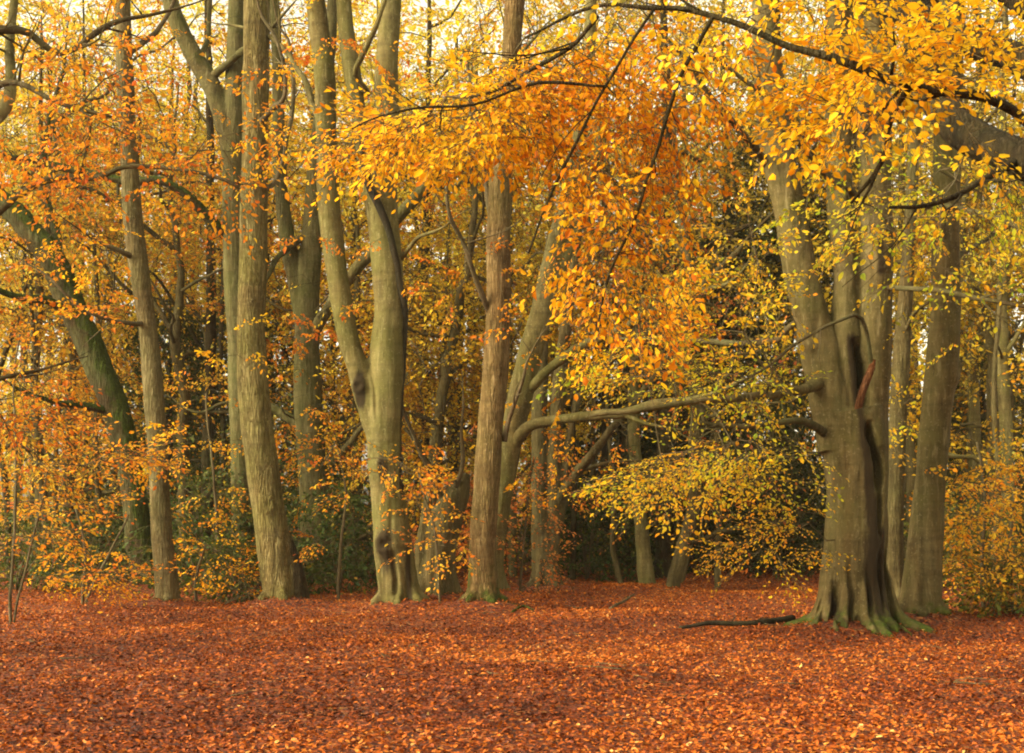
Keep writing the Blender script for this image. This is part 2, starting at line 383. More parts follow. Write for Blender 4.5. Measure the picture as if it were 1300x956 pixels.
def add_sprays(mb, base, dirs, ups, L, leaf, rng, tone_fn, mat_leaf, mat_twig, tpl=None, shape='leaf', keep=1.0, twigs=True, tilt=1.0):
    """sprays of leaves at base pointing along dirs, face up along ups; L length; leaf: leaf length in metres"""
    tpl = tpl or TPL
    base = np.asarray(base); n = len(base)
    X = unit(dirs); Z = unit(ups - X * np.sum(ups * X, -1, keepdims=True)); Y = np.cross(Z, X)
    M = np.stack([X, Y, Z], 1)            # rows are axes
    L = np.broadcast_to(np.asarray(L, float), (n,))
    which = rng.integers(0, len(tpl), n)
    for w in range(len(tpl)):
        ix = np.nonzero(which == w)[0]
        if not len(ix): continue
        pos, dr, nm, sg = tpl[w]
        m = len(pos)
        p = base[ix][:, None] + L[ix][:, None, None] * np.einsum('mk,nkj->nmj', pos, M[ix])
        d = np.einsum('mk,nkj->nmj', dr, M[ix]) + rng.normal(0, 0.22, (len(ix), m, 3)) * [1, 1, tilt]
        d[..., 2] -= 0.18 * tilt
        nn = np.einsum('mk,nkj->nmj', nm * [tilt, tilt, 1], M[ix]) + rng.normal(0, 0.3 * tilt, (len(ix), m, 3))
        sz = leaf * np.clip(rng.lognormal(-.12, .3, (len(ix), m)), .4, 1.6)
        p = p.reshape(-1, 3); d = d.reshape(-1, 3); nn = nn.reshape(-1, 3); sz = sz.ravel()
        tone = np.clip(tone_fn(p, rng), 0, 1)
        if keep < 1:
            q = rng.random(len(p)) < keep
            p, d, nn, sz, tone = p[q], d[q], nn[q], sz[q], tone[q]
        add_leaves(mb, p, d, nn, sz, tone, mat_leaf, shape)
        if twigs:
            A = np.array([s[0] for s in sg]); B = np.array([s[1] for s in sg]); r = np.array([s[2] for s in sg])
            a = base[ix][:, None] + L[ix][:, None, None] * np.einsum('mk,nkj->nmj', A, M[ix])
            b = base[ix][:, None] + L[ix][:, None, None] * np.einsum('mk,nkj->nmj', B, M[ix])
            rr = (r[None] * L[ix][:, None] * 0.6 + 0.0012).ravel()
            segs(mb, a.reshape(-1, 3), b.reshape(-1, 3), rr, rr * 0.8, mat_twig)


def grow(skel, targets, rng, bal=0.25, step=0.3, rise=0.10, jit=0.035, plen0=None):
    """join every target to the nearest part of the growing branch system; returns nodes, parents, target node ids"""
    skel = np.asarray(skel, float); targets = np.asarray(targets, float)
    ns = len(skel); cap = ns + len(targets) * 14
    X = np.zeros((cap, 3)); X[:ns] = skel
    pl = np.zeros(cap); pl[:ns] = 0 if plen0 is None else plen0
    par = np.full(cap, -1); n = ns
    dmin = np.array([np.min(np.linalg.norm(skel - t, axis=1)) for t in targets])
    ids = np.zeros(len(targets), int)
    for ti in np.argsort(dmin):
        t = targets[ti]
        dist = np.linalg.norm(X[:n] - t, axis=1)
        j = int(np.argmin(dist + bal * pl[:n])); dd = dist[j]
        k = int(np.clip(dd / step, 1, 12)); prev = j; a = X[j].copy()
        for u in np.arange(1, k + 1) / k:
            q = a + (t - a) * u
            if u < 1: q = q + rng.normal(0, jit, 3) * min(1.5, dd) + np.array([0, 0, rise * dd * math.sin(math.pi * u)])
            X[n] = q; par[n] = prev; pl[n] = pl[prev] + np.linalg.norm(q - X[prev]); prev = n; n += 1
        ids[ti] = prev
    X = X[:n]; par = par[:n]
    cnt = np.zeros(n); cnt[ids] += 1
    for i in range(n - 1, -1, -1):
        if par[i] >= 0: cnt[par[i]] += cnt[i]
    return X, par, ids, cnt, ns


def grow_tubes(mb, X, par, cnt, ns, mat, r0=0.0035, power=0.45, rmax=0.06, seg=4):
    i = np.arange(ns, len(X)); p = par[i]
    r = np.minimum(r0 * np.maximum(cnt, 1) ** power, rmax)
    rp = np.where(p >= ns, np.minimum(r[p], r[i] * 1.5), r[i] * 1.15)
    d = unit(X[i] - X[p])
    segs(mb, X[p] - d * r[i][:, None] * 0.4, X[i] + d * r[i][:, None] * 0.4, rp, r[i], mat, seg)


def crown(mb, skel, targets, rng, L=(0.55, 0.95), leaf=0.07, droop=0.15, tone_fn=None, leaf_i=0, twig_i=1, bal=0.25, step=0.3, r0=0.0035, rmax=0.05, tpl=None, shape='leaf', keep=1.0, up_jit=0.35, rise=0.10, twigs=True, face=(0, 0, 1.0), outward=None, tilt=1.0):
    X, par, ids, cnt, ns = grow(skel, targets, rng, bal, step, rise)
    grow_tubes(mb, X, par, cnt, ns, twig_i, r0=r0, rmax=rmax)
    e = unit(X[ids] - X[par[ids]])
    d = e * np.array([1, 1, 0.5]) + rng.normal(0, 0.45, e.shape)
    if outward is not None: d = d + outward
    d[:, 2] -= droop
    up = np.asarray(face, float)[None] + rng.normal(0, up_jit, e.shape)
    add_sprays(mb, X[ids], d, up, rng.uniform(L[0], L[1], len(ids)), leaf, rng, tone_fn, leaf_i, twig_i, tpl, shape, keep, twigs, tilt)


def tones(mean, spread=0.22, clump=0.25, scale=0.7, ox=0.0):
    def fn(p, rng):
        return mean + spread * rng.normal(0, 1, len(p)) + clump * vnoise(p * scale + 17 + ox) + 0.5 * clump * vnoise(p * scale * 2.7 + 5 + ox)
    return fn


def ell(n, cx, cy, rx, ry, d0, d1, rng, ang=0.0, power=0.5):
    """n points in a leaning ellipse of the photo, between the distances d0 and d1"""
    a = rng.uniform(0, 2 * math.pi, n); r = rng.random(n) ** power
    ex, ey = rx * r * np.cos(a), ry * r * np.sin(a); c, s = math.cos(ang), math.sin(ang)
    px = cx + ex * c - ey * s; py = cy + ex * s + ey * c; d = rng.uniform(d0, d1, n)
    return np.stack([(px - CX) / F * d, d, CAMH + (HZ - py) / F * d], 1)


# ------------------------------------------------------------------ trees
def local(pts, base):
    return np.asarray(pts) - np.asarray(base)


def path(points, d, base, dd=0.0):
    """photo points (px, py, width px) at distance d -> local points and radii"""
    pts, rad = [], []
    for i, q in enumerate(points):
        di = d + (q[3] if len(q) > 3 else 0.0)
        pts.append(P(q[0], q[1], di)); rad.append(q[2] / 2 / F * di)
    return local(pts, base), np.array(rad)


def fused(name, tubes, mats, voxel=0.03, amp=0.02, freq=2.2, smooth=6, carve=(), lumps=(), seg=20, ridge=0.0, stains=()):
    """tubes (pts, radii) melted into one bark surface; carve: (p0, p1, radius, depth) grooves pushed in; lumps: (p, radius, height) knots"""
    mb = MB()
    for pts, rad in tubes: tube(mb, pts, rad, seg, 0.12)
    me = mb.mesh(name + '_src')
    o = bpy.data.objects.new('tmp', me); COL.objects.link(o)
    rm = o.modifiers.new('r', 'REMESH'); rm.mode = 'VOXEL'; rm.voxel_size = voxel; rm.use_smooth_shade = True
    sm = o.modifiers.new('s', 'SMOOTH'); sm.factor = 0.5; sm.iterations = smooth
    dg = bpy.context.evaluated_depsgraph_get()
    out = bpy.data.meshes.new_from_object(o.evaluated_get(dg))
    bpy.data.objects.remove(o); bpy.data.meshes.remove(me)
    n = len(out.vertices); v = np.empty(n * 3, np.float32); out.vertices.foreach_get('co', v); v = v.reshape(-1, 3).astype(float)
    nr = np.empty(n * 3, np.float32); out.vertices.foreach_get('normal', nr); nr = nr.reshape(-1, 3)
    st = np.array([1, 1, 0.45])
    disp = amp * (vnoise(v * freq * st + 3) + 0.5 * vnoise(v * freq * 2.3 * st + 13) + 0.25 * vnoise(v * freq * 6 * st + 23))
    if ridge: disp += ridge * np.abs(vnoise(v * np.array([9, 9, 0.9]) + 2))
    for p, r, h in lumps:
        q = np.linalg.norm(v - p, axis=1) / r
        disp += h * np.exp(-q ** 2 * 2.2) - h * 0.9 * np.exp(-(q / 0.35) ** 2)
    v2 = v + nr * disp[:, None]
    for p0, p1, r, dep in carve:
        ab = p1 - p0; u = np.clip(((v - p0) @ ab) / (ab @ ab), 0, 1); c = p0 + u[:, None] * ab
        dv = v - c; dv[:, 0] += .05 * vnoise(v * np.array([.5, .5, 2.2]) + 8); q = np.sqrt(dv[:, 0] ** 2 + dv[:, 2] ** 2) / (r * (0.75 + 0.5 * np.abs(vnoise(v * 3 + 1))))
        front = nr[:, 1] < 0.3
        taper = np.sin(math.pi * np.clip(u, 0.0, 1.0)) ** 0.9 if p0[2] > .45 else np.clip((1 - u) * 1.6, 0, 1) ** 1.5
        v2[:, 1] += np.where(front, dep * taper * np.exp(-q ** 2 * 1.6), 0)
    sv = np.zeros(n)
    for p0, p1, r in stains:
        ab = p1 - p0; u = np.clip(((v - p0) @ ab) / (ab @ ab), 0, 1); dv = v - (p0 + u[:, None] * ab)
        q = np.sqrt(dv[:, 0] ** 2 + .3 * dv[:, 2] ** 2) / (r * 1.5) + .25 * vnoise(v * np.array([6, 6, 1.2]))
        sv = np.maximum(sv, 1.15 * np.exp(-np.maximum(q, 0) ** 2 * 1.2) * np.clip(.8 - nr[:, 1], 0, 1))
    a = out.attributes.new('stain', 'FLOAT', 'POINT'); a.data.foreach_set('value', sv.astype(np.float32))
    out.vertices.foreach_set('co', v2.astype(np.float32).ravel())
    out.polygons.foreach_set('use_smooth', np.ones(len(out.polygons), bool)); out.update()
    out.materials.clear()
    for m in mats: out.materials.append(m)
    out.name = name
    return out


def roots(r, n, rng, reach=1.8, high=0.9, thick=0.32, a0=0.0):
    """buttress roots round a base at the local origin"""
    t = []
    for i in range(n):
        a = a0 + 2 * math.pi * (i + rng.uniform(-0.25, 0.25)) / n
        c, s = math.cos(a), math.sin(a); re = reach * rng.uniform(0.8, 1.15); hi = high * rng.uniform(0.7, 1.2)
        t.append((np.array([[c * r * 0.62, s * r * 0.62, hi], [c * r * 0.85, s * r * 0.85, hi * 0.45], [c * r * 1.2, s * r * 1.2, 0.10], [c * r * re, s * r * re, -0.06], [c * r * re * 1.3, s * r * re * 1.3, -0.22]]),
                  np.array([0.20, 0.28, 0.30, 0.20, 0.10]) * r * thick / 0.32))
    return t


MOUNDS = []


def ghm(x, y):
    """ground height with the leaves drifted against the trunks"""
    z = gh(x, y)
    for mx, my, mr in MOUNDS:
        q = np.sqrt((x - mx) ** 2 + (y - my) ** 2)
        z = z + .13 * np.exp(-((q - mr * .8) / .38) ** 2)
    return z


def base_of(px, d):
    x = (px - CX) / F * d
    return np.array([x, d, float(gh(x, d))])


ALL = {}


def tree(key, name, label, cat, px, d, stems, bk, limbs=(), limb_bark=None, voxel=0.03, root_n=6, root_r=None, amp=0.02, lumps=(), carve=(), seed=0, group=None, ridge=0.0, reach=1.7, high=0.8, limb_wob=0.06, smooth=6, stains=()):
    """stems: photo polylines from the bottom up, melted together; limbs: photo polylines, each a part"""
    rng = np.random.default_rng(seed)
    b = base_of(px, d)
    t = empty(name, b, label, cat, group)
    tubes = []
    sk = []
    for k, s in enumerate(stems):
        p, r = path(s, d, b)
        if k == 0:
            p = np.vstack([[p[0][0], p[0][1], -0.3], p]) if p[0][2] > -0.25 else p
            if len(p) > len(r): r = np.concatenate([[r[0]], r])
        tubes.append((p, r)); pp, _ = resample(p, r, 0.4); sk.append(pp)
    rr = root_r or (stems[0][0][2] / 2 / F * d)
    MOUNDS.append((b[0], b[1], rr))
    if root_n: tubes += roots(rr, root_n, rng, reach, high)
    lm = [(P(x, y, d + dz) - b, r, h) for x, y, dz, r, h in lumps]
    cv = [(P(x0, y0, d) - b, P(x1, y1, d) - b, r, dep) for x0, y0, x1, y1, r, dep in carve]
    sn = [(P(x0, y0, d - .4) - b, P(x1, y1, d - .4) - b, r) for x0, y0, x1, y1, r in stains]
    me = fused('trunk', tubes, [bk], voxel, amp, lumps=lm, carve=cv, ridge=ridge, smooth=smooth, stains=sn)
    obj('trunk', me, t)
    for s in limbs:
        nm = 'limb'; lb = limb_bark or bk
        if isinstance(s, dict): nm = s.get('name', 'limb'); lb = s.get('bark', lb); s = s['pts']
        p, r = path(s, d, b)
        mb = MB()
        if nm == 'limb' and r[-1] > .018:
            e = unit(p[-1] - p[-2]); k = r[-1] * 16
            q1 = p[-1] + e * k + rng.normal(0, k * .18, 3); q2 = q1 + unit(q1 - p[-1] + rng.normal(0, .25, 3) * k) * k + [0, 0, .15 * k]
            p = np.vstack([p, q1, q2]); r = np.concatenate([r, [r[-1] * .6, .006]])
        pp, rp = tube(mb, p, r, 12, 0.10, wob=limb_wob, rough=0.16)
        if nm == 'limb':
            for i in range(int(np.clip(len(pp) / 7, 2, 9))):
                j = int(rng.uniform(.25, .97) * (len(pp) - 2)); e = unit(unit(pp[j + 1] - pp[j]) + rng.normal(0, .8, 3)); k = rng.uniform(.35, 1.1)
                m1 = pp[j] + e * k * .5 + rng.normal(0, .07, 3); m2 = m1 + e * k * .5 + rng.normal(0, .12, 3) + [0, 0, .06]; r1 = min(rp[j] * .5, .016)
                tube(mb, [pp[j], m1, m2], [r1, r1 * .65, .003], 5, .15, wob=.05)
                e2 = unit(e + rng.normal(0, .7, 3)); tube(mb, [m1, m1 + e2 * k * .25 + rng.normal(0, .04, 3), m1 + e2 * k * .5], [r1 * .5, r1 * .35, .002], 4, .15, wob=.03)
        obj(nm, mb.mesh(nm, [lb]), t); sk.append(pp)
    ALL[key] = dict(root=t, base=b, skel=np.vstack(sk), d=d)
    return ALL[key]


def foliage(key, targets, mat, seed, name='crown', twig=None, **kw):
    kw.setdefault('keep', .8); fr = kw.pop('frac', .5)
    pick = np.random.default_rng(seed + 500); cl = vnoise(targets * 1.1 + seed) * .45
    targets = targets[pick.random(len(targets)) < fr + cl]
    T = ALL[key]; mb = MB()
    crown(mb, T['skel'], local(targets, T['base']), np.random.default_rng(seed), **kw)
    return obj(name, mb.mesh(name, [mat, twig or TWIG]), T['root'])


# slim straight trunk on the left
tree('T1', 'beech_tree', 'slim straight grey trunk standing in front of the leaning mossy tree', 'tree', 213, 22.3,
     [[(213, 768, 31), (210, 720, 29), (206, 680, 27), (199, 560, 25), (189, 430, 24.5), (171, 300, 24), (161, 150, 22), (155, 0, 20), (152, -120, 18)]], OAKG,
     limbs=[[(176, 330, 9), (150, 318, 6, -.3), (120, 300, 4, -.6)], [(186, 410, 8), (160, 412, 6, -.4), (110, 395, 5, -.8), (62, 352, 3, -1)],
            [(160, 70, 9), (190, 50, 7, .3), (215, 15, 5, .6), (240, -60, 4, 1)]], limb_bark=TWIG, root_n=5, amp=0.014, seed=1, voxel=0.025, reach=1.05, high=.35)

# leaning mossy tree
tree('T2', 'oak_tree', 'thick moss-covered tree leaning left behind the slim straight trunk', 'tree', 186, 26.5,
     [[(184, 738, 33), (178, 690, 31), (166, 600, 33), (142, 510, 34), (108, 425, 35), (73, 345, 32), (30, 282, 28), (-25, 232, 28), (-90, 180, 25)]], MOSSY,
     limbs=[[(150, 525, 12), (112, 515, 9, -.4), (80, 512, 8, -.8), (40, 500, 5, -1.2)], [(70, 335, 16), (70, 290, 12, .3), (55, 230, 10, .5), (62, 160, 7, .6), (80, 90, 5, .7)],
            [(98, 405, 14), (60, 380, 12, -.5), (15, 372, 9, -1), (-40, 350, 6, -1.5)]], root_n=6, amp=0.04, seed=2, voxel=0.035, ridge=0.02)

# grey twin-limbed tree behind the ridged trunk
tree('T3', 'beech_tree', 'grey tree with a thick limb curving up to the left, behind the ridged pale trunk', 'tree', 310, 25.5,
     [[(310, 752, 30), (307, 640, 27), (304, 500, 27), (298, 350, 27), (296, 240, 29), (297, 160, 25), (299, 60, 22), (301, -60, 20)],
      [(297, 250, 24), (291, 180, 25), (272, 118, 25), (247, 72, 24), (230, 40, 23), (216, 0, 21), (205, -70, 18)]], MOSSL,
     limbs=[{'pts': [(286, 300, 13), (262, 272, 13, -.3), (235, 247, 12, -.6), (200, 226, 11, -.8), (157, 226, 10, -.8), (90, 216, 9, -.8), (27, 203, 7, -1), (-30, 190, 5, -1)], 'bark': MOSSY},
            [(262, 105, 12), (300, 70, 8, -.4), (330, 45, 6, -.8)], [(250, 84, 9), (262, 50, 7, .4), (266, 0, 6, .5), (262, -60, 5, .5)]],
     root_n=5, amp=0.018, seed=3, voxel=0.028, lumps=[(276, 152, -.25, .14, .05)])

# big ridged trunk
tree('T4', 'oak_tree', 'tall pale trunk with finely ridged bark bending in to a thick base', 'tree', 357, 22.2,
     [[(358, 770, 46), (353, 735, 42), (346, 680, 41), (335, 605, 42), (323, 520, 40), (319, 430, 37), (322, 300, 34), (324, 150, 33), (326, 0, 32), (327, -120, 30)],
      [(384, 775, 24), (377, 735, 24), (366, 690, 16), (352, 655, 10)]], OAK,
     limbs=[[(318, 170, 8), (345, 140, 7, -.4), (362, 122, 6, -.7), (355, 60, 5, -.9), (330, 20, 4, -1)], [(330, 250, 8), (352, 225, 6, .5), (372, 150, 5, .8), (368, 60, 4, 1)]], limb_bark=TWIG,
     root_n=5, amp=0.018, seed=4, voxel=0.026, ridge=0.012, reach=1.0, high=.4, stains=[(372, 690, 380, 770, .14)], lumps=[(340, 640, -.3, .2, .05), (360, 690, -.3, .15, .04), (318, 455, -.2, .12, .04)])

# two stems behind
tree('T5', 'beech_tree', 'dull green forked tree half hidden between the ridged trunk and the twin-stemmed beech', 'tree', 402, 26.5,
     [[(404, 748, 40), (400, 650, 38), (394, 560, 37), (390, 470, 35), (390, 400, 31), (394, 330, 28), (398, 260, 24), (404, 180, 20), (418, 60, 17), (428, -60, 14)],
      [(388, 420, 24), (378, 370, 20), (366, 310, 20), (357, 240, 19), (354, 170, 17), (352, 80, 15), (345, -40, 12)]], MOSSL,
     limbs=[[(396, 425, 17), (418, 388, 15, -.4), (444, 354, 15, -.8), (472, 322, 15, -1), (505, 281, 15, -1.1), (541, 235, 14, -1.1), (569, 193, 12, -1), (600, 152, 10, -.8), (640, 100, 8, -.5)],
            [(390, 552, 14, .05), (372, 533, 13, .1), (345, 516, 11, .1), (318, 505, 8, 0), (285, 512, 5, -.3)], [(404, 597, 12, .05), (430, 580, 10, 0), (460, 545, 7, -.3)],
            [(388, 300, 9), (350, 330, 7, -.5), (325, 380, 5, -.9)]], root_n=6, amp=0.02, seed=5)

# twin-stemmed beech
tree('T6', 'beech_tree', 'large twin-stemmed beech with a knot on its trunk', 'tree', 509, 21.3,
     [[(509, 776, 54), (505, 740, 51), (500, 690, 48), (492, 620, 44), (487, 560, 45), (489, 510, 46), (492, 430, 42), (494, 390, 41), (489, 300, 38), (480, 225, 44), (480, 180, 40)],
      [(482, 560, 30), (468, 515, 32), (453, 465, 29), (441, 425, 28), (421, 300, 28), (415, 200, 26), (412, 100, 27), (400, 0, 24), (388, -110, 21)],
      [(472, 250, 24), (463, 190, 24), (450, 110, 20), (440, 40, 21), (434, -40, 20), (430, -110, 18)],
      [(485, 240, 30), (490, 170, 32), (490, 100, 30), (494, 40, 26), (500, -40, 24), (503, -110, 22)]], BEECH2,
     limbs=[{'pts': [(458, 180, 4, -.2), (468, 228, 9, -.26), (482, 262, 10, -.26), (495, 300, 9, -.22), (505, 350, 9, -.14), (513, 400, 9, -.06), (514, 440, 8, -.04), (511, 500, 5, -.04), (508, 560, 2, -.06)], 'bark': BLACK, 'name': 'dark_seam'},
            [(468, 120, 9), (452, 92, 8, -.4), (462, 60, 7, -.6), (480, 20, 6, -.8), (500, -40, 4, -1)],
            [(405, 150, 9), (385, 95, 8, .4), (352, 55, 6, .8), (318, 40, 5, 1)], [(508, 330, 6), (530, 300, 5, -.4), (560, 290, 3, -.8)]],
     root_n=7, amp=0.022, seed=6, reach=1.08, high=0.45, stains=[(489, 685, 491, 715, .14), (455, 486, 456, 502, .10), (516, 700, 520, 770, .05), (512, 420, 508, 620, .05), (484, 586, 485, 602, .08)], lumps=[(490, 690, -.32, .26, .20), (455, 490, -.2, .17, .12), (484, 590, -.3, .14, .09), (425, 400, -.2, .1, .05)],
     carve=[(506, 760, 498, 600, .06, .07), (520, 770, 512, 700, .05, .08), (471, 440, 478, 540, .05, .06)], smooth=5, ridge=.010)

# broken leaning trunk
tree('T7', 'broken_tree', 'short broken brown trunk leaning against the brown ridged trunk', 'tree', 556, 22.4,
     [[(556, 772, 46), (556, 735, 44), (560, 690, 42), (570, 650, 40), (582, 625, 30), (592, 600, 12)], [(545, 770, 26), (538, 700, 18), (543, 640, 11), (552, 600, 5)]], BGB,
     limbs=[[(566, 640, 10), (548, 600, 7, -.2), (530, 560, 6, -.4), (515, 520, 4, -.6), (495, 490, 3, -.8)], [(572, 635, 9), (590, 590, 6, -.3), (588, 545, 4, -.5)], [(560, 645, 7), (545, 615, 5, .2), (530, 625, 3, .3)]], limb_bark=TWIG,
     root_n=5, amp=0.035, seed=7, ridge=0.02)

# brown ridged trunk
tree('T8', 'oak_tree', 'brown ridged trunk with a mossy foot near the middle of the wood', 'tree', 613, 20.8,
     [[(613, 776, 44), (613, 745, 38), (613, 690, 33), (619, 600, 34), (624, 530, 33), (632, 430, 31), (633, 300, 32), (639, 200, 29), (647, 100, 26), (653, 0, 24), (658, -110, 22)]], OAKB,
     limbs=[[(622, 400, 8), (600, 350, 7, -.4), (585, 300, 6, -.7), (572, 262, 5, -1), (570, 200, 4, -1.2)], [(630, 300, 9), (618, 250, 7, .2), (612, 190, 6, .4), (600, 110, 4, .6)], [(640, 560, 7), (652, 520, 5, -.2), (668, 480, 4, -.5)]], limb_bark=TWIG,
     root_n=6, amp=0.016, seed=8, ridge=0.014, voxel=0.024, reach=1.15, high=.4, lumps=[(636, 555, -.2, .1, .05), (612, 690, -.25, .12, .03)])

# pale leaning tree with the long level limb
tree('T9', 'beech_tree', 'pale tree leaning right with a long level limb, behind the brown ridged trunk', 'tree', 622, 24.0,
     [[(618, 760, 38), (626, 680, 34), (640, 598, 33), (655, 530, 32), (669, 465, 30), (686, 400, 28), (698, 340, 26), (716, 270, 24), (731, 200, 21), (744, 100, 18), (752, -20, 15)],
      [(690, 395, 16), (712, 340, 15), (736, 285, 14), (752, 220, 12), (768, 130, 10)]], BEECH2,
     limbs=[[(650, 572, 16), (668, 545, 15, -.3), (700, 535, 14, -.6), (745, 529, 13, -1), (795, 523, 12, -1.4), (825, 516, 11, -1.7), (860, 509, 8, -2), (905, 500, 5, -2.4)],
            [(668, 500, 14), (690, 478, 13, -.3), (730, 447, 12, -.7), (783, 421, 11, -1), (840, 390, 8, -1.4), (880, 372, 6, -1.7)],
            [(792, 524, 8, -1.4), (808, 532, 6, -1.5), (840, 540, 4, -1.6)]], root_n=5, amp=0.02, seed=9)

# clump of grey stems
tree('T10', 'beech_tree', 'grey multi-stemmed tree with slanting limbs under the long level limb', 'tree', 692, 25.8,
     [[(692, 752, 34), (690, 715, 30), (685, 640, 21), (684, 560, 20), (686, 480, 18), (692, 400, 16), (700, 300, 13)],
      [(694, 740, 24), (702, 680, 20), (704, 590, 19), (708, 500, 18), (716, 430, 16), (730, 330, 13), (742, 220, 10)],
      [(700, 700, 14), (714, 640, 12), (722, 560, 10), (735, 500, 9)]], BGB,
     limbs=[[(706, 640, 13), (722, 616, 13, -.2), (746, 586, 12, -.5), (779, 545, 10, -.9), (820, 490, 8, -1.3), (850, 450, 5, -1.5)],
            [(708, 520, 12), (735, 488, 11, .3), (775, 455, 10, .5), (820, 427, 10, .6), (853, 400, 9, .6), (884, 370, 8, .6), (938, 320, 6, .6)], [(720, 600, 6), (770, 588, 5, .3), (830, 586, 3, .5)]],
     root_n=6, amp=0.025, seed=10)

# the main beech
tree('T11', 'beech_tree', 'massive old beech with spreading roots and a dark split in its trunk', 'tree', 1088, 17.7,
     [[(1088, 800, 82), (1088, 760, 80), (1088, 690, 78), (1088, 620, 76), (1086, 560, 82), (1080, 520, 82)],
      [(1066, 570, 56), (1052, 500, 52), (1035, 430, 47), (1018, 350, 42), (998, 250, 41), (986, 190, 39), (976, 100, 38), (972, 0, 35), (970, -110, 30)],
      [(1088, 560, 50), (1078, 480, 40), (1073, 410, 32), (1071, 350, 31), (1067, 250, 31), (1064, 150, 31), (1062, 20, 30), (1058, -110, 26)],
      [(1102, 650, 50), (1106, 560, 46), (1108, 480, 44), (1109, 430, 43), (1110, 350, 42), (1111, 250, 43), (1108, 150, 47), (1105, 50, 46), (1102, -110, 40)]], BEECH,
     limbs=[{'pts': [(1050, 480, 22, 0), (1034, 490, 16, -.25), (1016, 496, 12.5, -.5), (985, 500, 10.5, -1), (940, 505, 9.5, -1.5), (895, 509, 8.5, -1.9), (850, 513, 7.5, -2.2), (800, 520, 6, -2.4), (750, 526, 3, -2.5)], 'bark': BEECH},
            {'pts': [(1055, 556, 14), (1038, 544, 11, -.3), (1010, 538, 9, -.6), (960, 541, 8, -.9), (908, 543, 7, -1.1), (893, 533, 6, -1.2), (890, 518, 5, -1.2), (870, 505, 3, -1.3)], 'bark': BEECHD},
            {'pts': [(1010, 410, 8), (985, 430, 8, .5), (940, 438, 8, .9), (900, 437, 8, 1.2), (868, 437, 7, 1.4), (836, 432, 6, 1.6), (800, 434, 5, 1.8), (760, 425, 3, 2)], 'bark': BEECHD},
            {'pts': [(1090, 530, 10, -.26), (1092, 515, 11, -.36), (1098, 497, 10, -.40), (1105, 480, 9, -.42), (1111, 467, 7.5, -.43), (1114, 459, 4, -.44)], 'bark': RUST, 'name': 'broken_stub'},
            [(1118, 366, 10, -.1), (1150, 367, 7, -.4), (1200, 374, 7, -.8), (1250, 384, 6, -1.1), (1310, 391, 4, -1.4)],
            {'pts': [(1085, 250, 13, -.1), (1072, 236, 10, -.5), (1040, 205, 9, -.9), (1008, 172, 8, -1.2), (976, 130, 7, -1.4), (940, 98, 5, -1.6), (900, 74, 4, -1.8)], 'bark': BEECHD},
            {'pts': [(1076, 236, 9, -.5), (1050, 222, 7, -1), (1012, 186, 6, -1.6), (985, 160, 4, -2)], 'bark': BEECHD},
            {'pts': [(972, 208, 10), (960, 190, 9, -.3), (932, 152, 8, -.8), (900, 118, 7, -1.2), (862, 70, 5, -1.6)], 'bark': BEECHD},
            [(1108, 470, 6, -.4), (1100, 420, 5, -.6), (1088, 402, 5, -.7), (1060, 412, 4, -.9), (1010, 436, 4, -1.2), (960, 470, 3, -1.5), (900, 505, 2, -1.8)]],
     limb_bark=BEECHD, voxel=0.022, root_n=12, root_r=0.46, reach=2.15, high=1.2, amp=0.032, seed=11, smooth=3, ridge=.012,
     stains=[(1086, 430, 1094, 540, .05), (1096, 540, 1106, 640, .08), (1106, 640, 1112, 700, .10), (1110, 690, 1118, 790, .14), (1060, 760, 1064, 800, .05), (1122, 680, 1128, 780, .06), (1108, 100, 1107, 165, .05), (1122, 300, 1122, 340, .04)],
     lumps=[(1107, 160, -.26, .13, .08), (1122, 335, -.24, .12, .05), (1118, 560, -.3, .12, .04), (1058, 620, -.4, .14, .05), (1030, 440, -.25, .1, .04)],
     carve=[(1083, 430, 1091, 525, .08, .45), (1095, 535, 1107, 625, .065, .48), (1106, 600, 1112, 690, .05, .18), (1113, 690, 1110, 780, .05, .16), (1070, 795, 1075, 690, .06, .22), (1094, 795, 1092, 700, .06, .20), (1052, 797, 1058, 715, .06, .20), (1128, 797, 1122, 640, .06, .25), (1036, 797, 1050, 740, .05, .15)])

tree('T12', 'beech_tree', 'slim grey stem squeezed between the massive beech and its right-hand neighbour', 'tree', 1133, 20.4,
     [[(1132, 780, 28), (1134, 720, 26), (1137, 600, 24), (1143, 480, 22), (1149, 380, 19), (1156, 280, 17), (1161, 180, 15), (1166, 60, 13), (1168, -80, 11)]], BGB,
     limbs=[[(1146, 430, 7), (1162, 400, 5, -.3), (1180, 385, 4, -.6)]], root_n=4, amp=0.012, seed=12)

tree('T13', 'beech_tree', 'straight grey beech with a snapped branch stub right of the massive beech', 'tree', 1169, 18.7,
     [[(1168, 792, 56), (1170, 750, 50), (1175, 690, 45), (1181, 610, 39), (1188, 540, 40), (1196, 460, 40), (1200, 400, 37), (1200, 300, 35), (1203, 200, 35), (1206, 100, 34), (1208, 0, 33), (1210, -110, 30)],
      [(1192, 520, 20), (1206, 492, 18), (1216, 468, 12), (1219, 460, 6)]], BEECH,
     limbs=[[(1190, 255, 13), (1170, 258, 11, -.5), (1200, 258, 11, -.9), (1250, 272, 9, -1.3), (1310, 292, 6, -1.7)], [(1205, 335, 8), (1240, 310, 7, .4), (1290, 285, 5, .8)]],
     limb_bark=BEECHD, root_n=7, amp=0.02, seed=13, reach=1.05, high=.4, lumps=[(1212, 480, -.1, .12, .05), (1186, 720, -.3, .12, .04), (1200, 520, -.25, .09, .03)])

